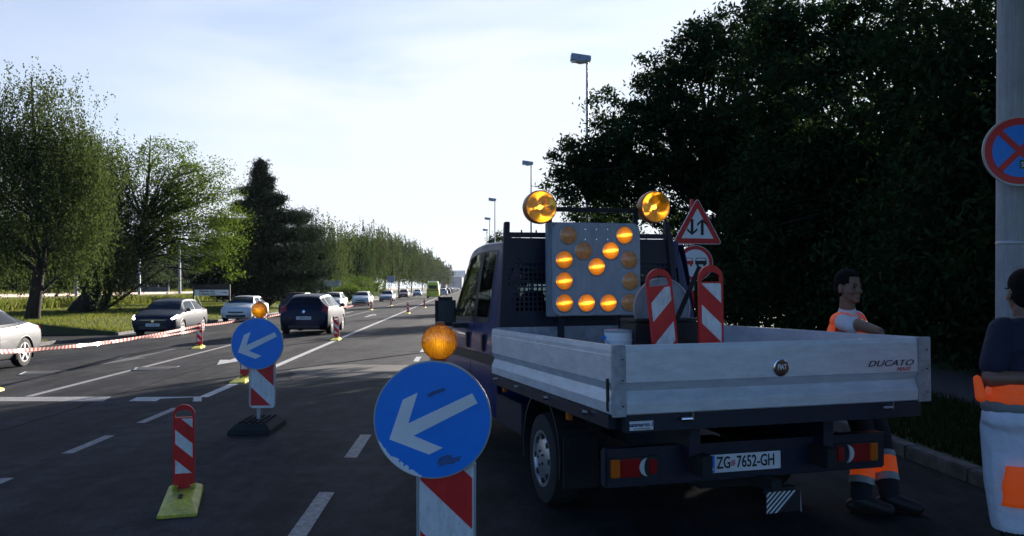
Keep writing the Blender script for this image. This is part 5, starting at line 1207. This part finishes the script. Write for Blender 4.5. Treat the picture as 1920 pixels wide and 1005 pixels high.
# left side
Lg = 'trees on the left verge'
tree('birch_tree', 'tall weeping birch at the left edge with a dark ivy-covered lower trunk', (-22.3, 38.7, .1), [(-22.5, 38.7, 0, .36), (-22.3, 38.7, 1.2, .29), (-22.15, 38.7, 2.4, .25), (-22.0, 38.7, 2.9, .16), (-21.8, 38.7, 4.5, .13), (-22.3, 38.7, 7, .10), (-22.5, 38.7, 11.5, .03)],
     [(-22.8, 38.8, 8.6, 2.9, 2.8, 3.3, 520), (-25.0, 38.8, 6.2, 2.4, 2.6, 3.9, 360), (-20.4, 38.6, 7.0, 1.9, 2.4, 3.2, 320), (-23.6, 38.6, 4.6, 2.8, 2.4, 1.6, 220), (-20.3, 38.8, 4.2, 1.1, 2.0, 1.6, 90)], 56, .12, .07, .34, M['leaf_birch'], droop=2.0, group=Lg, nlimb=60, bark=M['bark'])
tree('birch_tree', 'leaning dark-trunked tree with drooping foliage, second from the left', (-26.0, 51, .1), [(-26.6, 51, 0, .85), (-26.1, 51, 1.0, .55), (-25.6, 51, 2.2, .48), (-26.0, 51, 4.5, .3), (-26, 51, 8, .15), (-26, 51, 11, .05)],
     [(-26.2, 51.5, 8.0, 3.0, 3, 3.2, 480), (-25.6, 50.6, 5.0, 2.2, 2.4, 2.8, 380), (-28.4, 52, 7.6, 2.6, 3, 3.8, 320), (-24.4, 51, 3.6, 1.2, 2, 1.6, 130), (-29.5, 52, 4.2, 2.0, 2, 2.4, 160)], 56, .14, .085, .42, M['leaf_birch'], droop=2.0, group=Lg, nlimb=50)
tree('leafy_tree', 'airy bright green tree with long upswept branches, third from the left', (-26.9, 54, .1), [(-26.9, 54, 0, .3), (-25.6, 53.8, 3, .24), (-23.8, 53.5, 6, .16), (-23.5, 53.5, 9, .08), (-23.4, 53.5, 11.5, .03)],
     [(-23.3, 53.5, 8.6, 3.0, 2.8, 3.2, 210), (-20.6, 53.3, 7.6, 2.6, 2.4, 3.0, 190), (-18.9, 53.2, 4.8, 1.8, 2, 2.4, 110), (-22.5, 53.4, 5.6, 2.6, 2.4, 2.2, 110)], 46, .16, .085, .34, M['leaf_green'], group=Lg, nlimb=130, outer=.34, limbr=.02)
pb = [(-16.9 + dx * 1.5, 55.6 + dy, z, r * 1.22, r * 1.1, .36, int(120 * r)) for dx, dy, z, r in ((0, 0, 1.3, 2.5), (-.9, .3, 2.1, 2.4), (.9, -.4, 2.6, 2.6), (-.9, -.5, 3.3, 2.4), (.7, .4, 3.9, 2.5), (-.9, .2, 4.6, 2.0), (.9, -.3, 5.1, 1.9), (-.5, -.4, 5.8, 1.8), (.6, .3, 6.3, 1.5), (-.4, 0, 7.0, 1.2), (.3, -.2, 7.5, 1.0), (-.15, 0, 8.1, .75), (.1, 0, 8.7, .5), (0, 0, 9.3, .28), (0, 0, 9.8, .12))]
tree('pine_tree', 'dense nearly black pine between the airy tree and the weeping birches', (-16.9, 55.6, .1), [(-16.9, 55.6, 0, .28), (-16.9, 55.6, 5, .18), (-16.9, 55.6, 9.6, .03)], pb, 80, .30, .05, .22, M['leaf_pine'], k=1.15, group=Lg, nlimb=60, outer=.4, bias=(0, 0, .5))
tree('pine_tree', 'smaller dark pine right against the tall one', (-14.9, 58.5, .1), [(-14.9, 58.5, 0, .2), (-14.9, 58.5, 6.5, .03)], [(-14.9 + dx, 58.5, z, r, r, .6, int(120 * r / 2)) for dx, z, r in ((0, 1.8, 1.7), (.3, 3.0, 1.9), (-.2, 4.3, 1.6), (.1, 5.5, 1.2), (0, 6.6, .6))], 60, .26, .04, .3, M['leaf_pine'], k=1.25, group=Lg, nlimb=30, bias=(0, 0, .5))
tree('birch_tree', 'loose birch with pale stems just right of the pines', (-14.7, 64, .1), [(-15.2, 64, 0, .16), (-15.0, 64, 2, .13), (-14.7, 64, 5, .08), (-14.6, 64, 7.4, .02)],
     [(-14.6, 64, 5.2, 2.0, 2, 2.2, 200)], 44, .15, .085, .4, M['leaf_birch'], bark=M['birch'], k=1.4, droop=1.8, group=Lg, nlimb=30, outer=.36)
names = 'first second third fourth fifth sixth seventh eighth ninth'.split()
for i, (s_, y_, h, r) in enumerate(((-14.6, 84, 7.4, 3.0), (-14.6, 104, 9.4, 3.6), (-14.4, 122, 11.2, 4.4), (-14, 142, 12.2, 4.8), (-13.6, 166, 12.6, 5.0), (-13, 196, 12.6, 5.2), (-12.4, 232, 13, 5.4), (-12, 280, 13.2, 6), (-11.4, 345, 13.6, 7))):
    s_, y_, h, r = s_ * 1.22, y_ * 1.22, 1.65 + (h - 1.65) * 1.22, r * 1.15; p = S(s_, y_); k = y_ / 120
    tree('weeping_birch', names[i] + ' weeping birch of the row along the left kerb, counted towards the horizon', (p.x, p.y, .1), [(p.x, p.y, 0, .2), (p.x + .2, p.y, 3, .16), (p.x, p.y, h * .9, .04)],
         [(p.x, p.y, h * .68, r * .66, r * .7, h * .30, 210), (p.x + r * .3, p.y - r * .3, h * .5, r * .7, r * .7, h * .25, 130), (p.x - r * .5, p.y, h * .5, r * .8, r * .8, h * .22, 130)], 46, .15 + .13 * k, .09 + .07 * k, .5, M['leaf_birch'] if i % 3 != 1 else M['leaf_back'], bark=M['birch'], droop=2.6, group='weeping birches along the left kerb', nlimb=16)
for i, (u, Y, h, r) in enumerate(((640, 76, 2.2, 1.6), (672, 84, 2.6, 1.8), (598, 72, 2.0, 1.6), (700, 98, 2.4, 2), (655, 68, 1.3, 1.1), (520, 70, 2.2, 1.8), (566, 66, 1.6, 1.2))):
    Y *= 1.42; h *= 1.3; r *= 1.3; p = P(u, 0, Y); tree('bush', names[i] + ' bright bush under the birches, counted in building order from left of centre' if False else ('bright green bush %s' % ('left of the nearer white hatchback', 'behind the nearer white hatchback', 'right of the loose birch stems', 'under the second weeping birch', 'low, behind the white compact car', 'seen between the pines and the estate car', 'behind the roof of the black hatchback')[i]), (p.x, Y, 0),
         [(p.x, Y, 0, .05), (p.x, Y, h * .6, .02)], [(p.x, Y, h * .5, r, r, h * .55, 120)], 50, .2, .1, .22, M['leaf_bush'], cat='bush', group='bushes below the birches', nlimb=8)
for i, Y in enumerate((66, 78, 88, 98, 110, 124, 142, 165, 195, 235, 290, 360)):
    p = S(-56 - 2 * (i % 3), Y); h = 9.5 + 1.8 * ((i * 7) % 3)
    tree('belt_tree', ('first', 'second', 'third', 'fourth', 'fifth', 'sixth', 'seventh', 'eighth', 'ninth', 'tenth', 'eleventh', 'last')[i] + ' tree of the green belt beyond the tramway, counted away from us', (p.x, p.y, 0), [(p.x, p.y, 0, .3), (p.x, p.y, h * .8, .1)],
         [(p.x, p.y, h * .52, 5.5, 6, h * .50, 300), (p.x + 5, p.y - 3, 1.6, 3.5, 3, 1.5, 90)], 44, .5, .26, .5, M['leaf_back'], group='belt of trees beyond the tramway', nlimb=10)
# grass: uncountable
def blades(name, pts, h, m):
    N = len(pts); c = np.array(pts, float); hh = h * rng.uniform(.4, 1.3, N); lean = rng.normal(size=(N, 2)) * .3; a = rng.uniform(0, 6.28, N); w_ = h * .11
    d = np.stack([np.cos(a) * w_, np.sin(a) * w_, np.zeros(N)], 1); top = c + np.stack([lean[:, 0] * hh, lean[:, 1] * hh, hh], 1)
    v = np.stack([c - d, c + d, top], 1).reshape(-1, 3).astype(np.float32)
    me = bpy.data.meshes.new(name); me.vertices.add(3 * N); me.vertices.foreach_set('co', v.ravel()); me.loops.add(3 * N); me.loops.foreach_set('vertex_index', np.arange(3 * N, dtype=np.int32))
    me.polygons.add(N); me.polygons.foreach_set('loop_start', np.arange(0, 3 * N, 3, dtype=np.int32)); me.update(calc_edges=True); me.materials.append(m)
    o = bpy.data.objects.new(name, me); COL.objects.link(o); tag(o, None, None, None, 'stuff'); return o
def spread(n, s0, s1, Y0, Y1, z=.1, pw=1.6):
    t = rng.uniform(0, 1, n) ** pw; Y = Y0 + (Y1 - Y0) * t; s_ = rng.uniform(s0, s1, n); zz = np.full(n, z) if s0 > 0 else -.25 + .35 * np.clip((KLT - .15 - s_) / 3.5, 0, 1); return np.stack([s_ + RS * Y, Y, zz], 1)
tag(blades('grass', spread(90000, -36, -14.6, 35.1, 95), .13, M['blade']), 'sunlit green grass on the left verge', 'grass')
tag(blades('grass', spread(30000, -28, -14.6, 16, 29, pw=1), .11, M['blade']), 'green grass left of the side road behind the silver saloon', 'grass')
tag(blades('tall_grass', spread(26000, -36.5, -30, 40, 140), .7, M['blade']), 'taller grass before the tram embankment', 'grass')
tag(blades('weeds', spread(16000, -51, -47, 40, 200), 1.1, M['blade']), 'weeds beyond the tram rails', 'weeds')
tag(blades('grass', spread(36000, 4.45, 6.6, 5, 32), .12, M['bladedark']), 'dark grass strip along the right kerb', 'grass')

# ------------------------------------------------------------------ people
def ico(b, c, r, rot=None, n=14, m=9):
    c = Vector(c); vs = []
    for j in range(m + 1):
        ph = math.pi * j / m
        for i in range(n):
            t = 2 * math.pi * i / n; v = Vector((r[0] * math.sin(ph) * math.cos(t), r[1] * math.sin(ph) * math.sin(t), r[2] * math.cos(ph)))
            vs.append(c + (rot @ v if rot else v))
    b.add(vs, [(j * n + i, j * n + (i + 1) % n, (j + 1) * n + (i + 1) % n, (j + 1) * n + i) for j in range(m) for i in range(n)])
def cap(b, p0, p1, r0, r1):
    b.tube([p0, p1], [r0, r1], 14); ico(b, p0, (r0,) * 3); ico(b, p1, (r1,) * 3)
def chain(b, pts):
    for a, c in zip(pts[:-1], pts[1:]): cap(b, a[:3], c[:3], a[3], c[3])
def fuse(b, name, m, parent, loc, vox=.007, smooth=4, cut=None):
    o = b.build(name, m, None); md = o.modifiers.new('r', 'REMESH'); md.mode = 'VOXEL'; md.voxel_size = vox
    sm = o.modifiers.new('s', 'SMOOTH'); sm.factor = .5; sm.iterations = smooth
    bpy.context.view_layer.update(); me = bpy.data.meshes.new_from_object(o.evaluated_get(bpy.context.evaluated_depsgraph_get())); old = o.data; bpy.data.objects.remove(o); bpy.data.meshes.remove(old)
    if cut:
        bm = bmesh.new(); bm.from_mesh(me); bmesh.ops.delete(bm, geom=[f for f in bm.faces if cut(f.calc_center_median())], context='FACES'); bm.to_mesh(me); bm.free()
    me.transform(Matrix.Translation(-Vector(loc))); me.polygons.foreach_set('use_smooth', [True] * len(me.polygons)); me.name = name
    if not me.materials: me.materials.append(m)
    o = bpy.data.objects.new(name, me); COL.objects.link(o); o.parent = parent; return o
def head(b, C, f, sc=1):
    f = Vector(f).normalized(); x = f.cross(Vector((0, 0, 1))).normalized(); R = Matrix((x, f, Vector((0, 0, 1)))).transposed(); C = Vector(C)
    A = lambda c, r: ico(b, C + R @ (Vector(c) * sc), [q_ * sc for q_ in r], R)
    A((0, -.012, .035), (.076, .096, .088)); A((0, .022, -.03), (.064, .068, .085)); A((0, .035, -.078), (.048, .05, .036)); A((0, .078, -.10), (.022, .018, .016))
    A((0, .094, -.016), (.011, .016, .028)); A((0, .106, -.034), (.016, .016, .012)); A((0, .083, .014), (.050, .013, .011)); A((0, .088, -.066), (.025, .012, .006)); A((0, .086, -.078), (.021, .011, .007))
    for s_ in (-1, 1): A((s_ * .036, .066, -.034), (.024, .022, .022)); A((s_ * .078, -.004, -.018), (.009, .021, .033))
    return R, C
def eyes(R, C, parent, loc):
    for s_ in (-1, 1):
        b = MB(); ico(b, C + R @ Vector((s_ * .031, .080, -.004)) - Vector(loc), (.012, .012, .009), R); b.build('eye', M['inkblack'], parent, smooth=True)
        b = MB(); b.box(C + R @ Vector((s_ * .032, .097, .020)) - Vector(loc), (.034, .006, .006), rot=R); b.build('eyebrow', M['hair'], parent)
def hand(b, w_, d, up, curl=.5, sc=1.0):
    """palm and five fingers from wrist w_, pointing d, back of the hand towards up"""
    w_, d, up = Vector(w_), Vector(d).normalized(), Vector(up).normalized(); sd_ = d.cross(up).normalized(); R = Matrix((sd_, d, up)).transposed()
    ico(b, w_ + d * .045 * sc, (.040 * sc, .052 * sc, .015 * sc), R); 
    for k, (o, l_) in enumerate(((-.029, .070), (-.010, .080), (.010, .075), (.028, .058))):
        p = w_ + d * .085 * sc + sd_ * o * sc; a = curl; pts = [(*p, .0095 * sc)]; q = p.copy()
        for s_, fr in ((.45, .0088), (.3, .008), (.25, .0072)):
            q = q + (d * math.cos(a) - up * math.sin(a)) * l_ * s_ * sc; pts.append((*q, fr * sc)); a += curl * (.9 + .1 * k)
        chain(b, pts)
    p = w_ + d * .025 * sc - sd_ * .030 * sc; q = p + (d * .7 - sd_ * .6 - up * .25) * .04 * sc; r = q + (d * .95 - up * .3) * .032 * sc; chain(b, [(*p, .013 * sc), (*q, .0105 * sc), (*r, .009 * sc)])
def frame(f): f = Vector(f).normalized(); x = f.cross(Vector((0, 0, 1))).normalized(); return Matrix((x, f, Vector((0, 0, 1)))).transposed()
# man leaning on the side board
loc = (2.70, 6.48, 0); p1 = empty('person', 'person in white T-shirt and orange vest leaning on the truck side board', 'person', loc)
f = Vector((.75, -.66, 0)).normalized(); R = frame(f)
hc = Vector((2.605, 6.40, 1.655))
b = MB(); Rh, Ch = head(b, hc, (.42, -.91, 0), 1.07); chain(b, [(2.612, 6.44, 1.40, .066), (2.603, 6.415, 1.56, .056)])
for z, r in ((.97, (.175, .13, .13)), (1.12, (.165, .13, .14)), (1.28, (.18, .125, .16)), (1.385, (.17, .085, .06))): ico(b, (2.62 + (1.4 - z) * .15, 6.45 + (1.4 - z) * .12, z), r, R)
chain(b, [(2.53, 6.31, 1.385, .052), (2.555, 6.07, 1.372, .046), (2.61, 5.87, 1.335, .032)]); hand(b, (2.615, 5.85, 1.325), (.3, -.75, -.6), (0.5, -.3, .8), .35)
chain(b, [(2.74, 6.58, 1.40, .056), (2.90, 6.62, 1.14, .043), (2.93, 6.42, .98, .030)]); hand(b, (2.935, 6.40, .965), (.1, -.7, -.7), (1, 0, 0), .3)
for h_, k_, a_, t_ in (((2.62, 6.42, .92), (2.66, 6.22, .50), (2.55, 6.06, .09), (2.70, 5.98, .03)), ((2.76, 6.55, .92), (2.83, 6.36, .52), (2.79, 6.12, .10), (2.93, 6.02, .03))):
    chain(b, [(*h_, .075), (*k_, .052), (*a_, .038), (*t_, .03)])
body = fuse(b, 'body', M['skindark'], p1, loc)
eyes(Rh, Ch + Rh @ Vector((0, .006, 0)), body, loc)
b = MB(); ico(b, Ch + Rh @ Vector((0, -.018, .047)), (.087, .106, .096), Rh); ico(b, Ch + Rh @ Vector((0, -.048, -.015)), (.081, .071, .070), Rh)
RhI = Rh.transposed()
fuse(b, 'hair', M['hair'], p1, loc, cut=lambda c: (lambda q: q.y > .058 and q.z < .076 or q.z < -.01 and q.y > -.01)(RhI @ (c - Ch)))
b = MB()
for z, r in ((.99, (.175, .13, .10)), (1.12, (.165, .128, .14)), (1.28, (.172, .118, .155)), (1.385, (.172, .085, .06))): ico(b, (2.62 + (1.4 - z) * .15, 6.45 + (1.4 - z) * .12, z), r, R)
chain(b, [(2.53, 6.31, 1.385, .066), (2.533, 6.14, 1.37, .063)]); chain(b, [(2.735, 6.57, 1.395, .072), (2.83, 6.60, 1.25, .064)]); chain(b, [(2.61, 6.435, 1.44, .075), (2.608, 6.43, 1.475, .064)])
fuse(b, 't_shirt', M['whitecloth'], p1, loc)
b = MB()
for z, r in ((.93, (.215, .17, .08)), (1.0, (.215, .17, .10)), (1.12, (.205, .165, .14)), (1.28, (.22, .165, .17)), (1.39, (.195, .128, .085))): ico(b, (2.62 + (1.4 - z) * .15, 6.45 + (1.4 - z) * .12, z), r, R)
RI = R.transposed(); tc_ = Vector((2.62, 6.45, 0))
def vcut(c):
    q = RI @ (c - Vector((2.62 + (1.4 - c.z) * .15, 6.45 + (1.4 - c.z) * .12, c.z)))
    if c.z > 1.455 and abs(q.x) < .085: return True
    if q.y > 0 and c.z > 1.13 and abs(q.x) < .018 + (c.z - 1.13) * .26: return True
    if abs(q.x) > .125 and c.z > 1.16 and (q.y - .025) ** 2 / .062 ** 2 + (c.z - 1.33) ** 2 / .11 ** 2 < 1: return True
    return c.z < .90
fuse(b, 'safety_vest', M['hivis'], p1, loc, cut=vcut)
b = MB(); ico(b, (2.69, 6.5, .96), (.185, .14, .12), R); chain(b, [(2.62, 6.42, .90, .105), (2.66, 6.22, .50, .082), (2.56, 6.07, .13, .075)]); chain(b, [(2.76, 6.55, .90, .105), (2.83, 6.36, .52, .082), (2.795, 6.13, .13, .075)])
fuse(b, 'work_trousers', M['darkcloth'], p1, loc, .009)
for (k_, a_) in (((2.66, 6.22, .50), (2.56, 6.07, .13)), ((2.83, 6.36, .52), (2.795, 6.13, .13))):
    k_, a_ = Vector(k_) - Vector(loc), Vector(a_) - Vector(loc)
    MB().cyl(k_.lerp(a_, .42), k_.lerp(a_, .70), .088, .086, 20).build('orange_band', M['hivis'], p1, smooth='sharp')
    b = MB(); b.cyl(k_.lerp(a_, .70), k_.lerp(a_, .82), .088, n=20); b.cyl(k_.lerp(a_, .32), k_.lerp(a_, .42), .089, n=20); b.build('reflective_band', M['reflective'], p1, smooth='sharp')
b = MB()
for a_, t_ in (((2.555, 6.06, .09), (2.72, 5.97, .045)), ((2.79, 6.12, .09), (2.95, 6.01, .045))):
    a_, t_ = Vector(a_), Vector(t_); chain(b, [(*a_, .06), (*a_.lerp(t_, .5), .052), (*t_, .045)]); chain(b, [(*(a_ + Vector((-.05, .03, -.04))), .045), (*t_, .04)])
fuse(b, 'boots', M['leather'], p1, loc, .009, cut=lambda c: c.z < .002)
# man seen from behind at the right edge
loc = (2.96, 4.70, 0); p2 = empty('person', 'person at the right edge in navy T-shirt and pale trousers', 'person', loc)
f = Vector((-.25, .97, 0)).normalized(); R = frame(f); hc = Vector((2.905, 4.70, 1.625))
b = MB(); Rh, Ch = head(b, hc, (.05, 1, 0)); chain(b, [(2.95, 4.70, 1.38, .075), (2.915, 4.70, 1.53, .062)])
for z, r in ((1.0, (.20, .15, .15)), (1.18, (.20, .16, .16)), (1.33, (.20, .14, .15)), (1.42, (.19, .09, .065))): ico(b, (2.96, 4.70, z), r, R)
chain(b, [(2.775, 4.69, 1.405, .062), (2.69, 4.64, 1.14, .050), (2.85, 4.50, 1.155, .034)]); hand(b, (2.87, 4.485, 1.158), (1, -.1, .08), (0, -1, .1), .35)
chain(b, [(3.15, 4.72, 1.405, .062), (3.24, 4.66, 1.14, .050), (3.08, 4.50, 1.12, .034)]); hand(b, (3.06, 4.49, 1.12), (-1, -.1, .0), (0, -1, .1), .35)
for sx, yk in ((2.84, 4.74), (3.09, 4.68)): chain(b, [(sx, 4.70, .92, .10), (sx, yk, .50, .065), (sx, 4.68, .10, .045), (sx - .05, 4.83, .04, .035)])
body = fuse(b, 'body', M['skindark'], p2, loc); eyes(Rh, Ch, body, loc)
b = MB(); ico(b, Ch + Rh @ Vector((0, -.018, .044)), (.083, .102, .092), Rh); ico(b, Ch + Rh @ Vector((0, -.045, -.02)), (.079, .070, .075), Rh); RhI2 = Rh.transposed(); Ch2 = Ch
fuse(b, 'hair', M['hair'], p2, loc, cut=lambda c: (lambda q: q.y > .055 and q.z < .072 or q.z < -.01 and q.y > 0)(RhI2 @ (c - Ch2)))
b = MB()
for z, r in ((1.06, (.215, .17, .12)), (1.18, (.215, .175, .16)), (1.33, (.215, .155, .16)), (1.415, (.205, .105, .075))): ico(b, (2.96, 4.70, z), r, R)
chain(b, [(2.79, 4.69, 1.40, .085), (2.715, 4.655, 1.215, .078)]); chain(b, [(3.14, 4.72, 1.40, .085), (3.22, 4.68, 1.215, .078)]); chain(b, [(2.95, 4.70, 1.44, .08), (2.948, 4.70, 1.475, .07)])
fuse(b, 't_shirt', M['navycloth'], p2, loc, .009, cut=lambda c: c.z < 1.02)
b = MB(); ico(b, (2.955, 4.69, 1.03), (.30, .20, .13), R); ico(b, (2.955, 4.69, 1.10), (.27, .19, .08), R)
fuse(b, 'safety_vest', M['hivis'], p2, loc, .01, cut=lambda c: c.z < 1.0 or c.z > 1.13 + .10 * (c.x - 2.7) or (c.z > 1.145))
MB().lathe([(-.032, 1), (-.015, 1.03), (.015, 1.03), (.032, 1)], (0, 0, 0), 'z', 40).build('waistband', M['greycloth'], p2, smooth='sharp', T=Matrix.Translation((0, 0, .985)) @ R.to_4x4() @ Matrix.Diagonal((.298, .196, 1, 1)))
b = MB(); chain(b, [(2.60, 4.62, 1.14, .022), (2.61, 4.60, 1.04, .03)]); fuse(b, 'vest_flap', M['hivis'], p2, loc, .008)
b = MB(); ico(b, (2.96, 4.69, .92), (.315, .205, .15), R)
for sx in (2.84, 3.09): chain(b, [(sx, 4.69, .86, .165), (sx + (sx - 2.965) * -.02, 4.69, .55, .148), (sx + .01, 4.68, .33, .128)])
b2 = b
fuse(b, 'work_trousers', M['trousercloth'], p2, loc, .01, smooth=6, cut=lambda c: c.z < .285 or c.z > .985)
b = MB()
for sx in (2.85, 3.09): chain(b, [(sx, 4.68, .34, .085), (sx, 4.68, .10, .065), (sx - .06, 4.84, .055, .05)]); chain(b, [(sx + .01, 4.63, .05, .045), (sx - .06, 4.86, .045, .045)])
fuse(b, 'boots', M['leather'], p2, loc, .01, cut=lambda c: c.z < .002)
pk = MB(); N = 10; x0, x1, z0, z1 = -.24, -.045, .44, .665
vs = [];
for j in range(9):
    for i in range(N + 1):
        x = x0 + (x1 - x0) * i / N; z = z0 + (z1 - z0) * j / 8; cxx = -.115; rr = .168 - .02 * (1 - (z - z0) / (z1 - z0)); dy = math.sqrt(max(rr * rr - (x - cxx) ** 2, .0)); vs.append((x + .006 * math.sin(j * 1.1), -dy - .028, z))
pk.add(vs, [(j * (N + 1) + i, j * (N + 1) + i + 1, (j + 1) * (N + 1) + i + 1, (j + 1) * (N + 1) + i) for j in range(8) for i in range(N)])
po = pk.build('orange_pocket', M['hivis'], p2, smooth=True); so_ = po.modifiers.new('s', 'SOLIDIFY'); so_.thickness = .014; so_.offset = 0
MB().box((-.045, -.205, .86), (.012, .012, .16)).build('trouser_strap', M['reflective'], p2)
# far air: thin even haze round the whole scene
hz = MB().box((0, 950, 20), (1600, 2600, 62)).build('haze', [])
hz['kind'] = 'stuff'; hm = bpy.data.materials.new('haze'); hm.use_nodes = True; t = hm.node_tree; t.nodes.clear()
pv = t.nodes.new('ShaderNodeVolumePrincipled'); pv.inputs['Color'].default_value = (.85, .9, 1, 1); pv.inputs['Density'].default_value = .00007; pv.inputs['Anisotropy'].default_value = .3
ho = t.nodes.new('ShaderNodeOutputMaterial'); t.links.new(pv.outputs[0], ho.inputs['Volume']); hz.data.materials.append(hm)
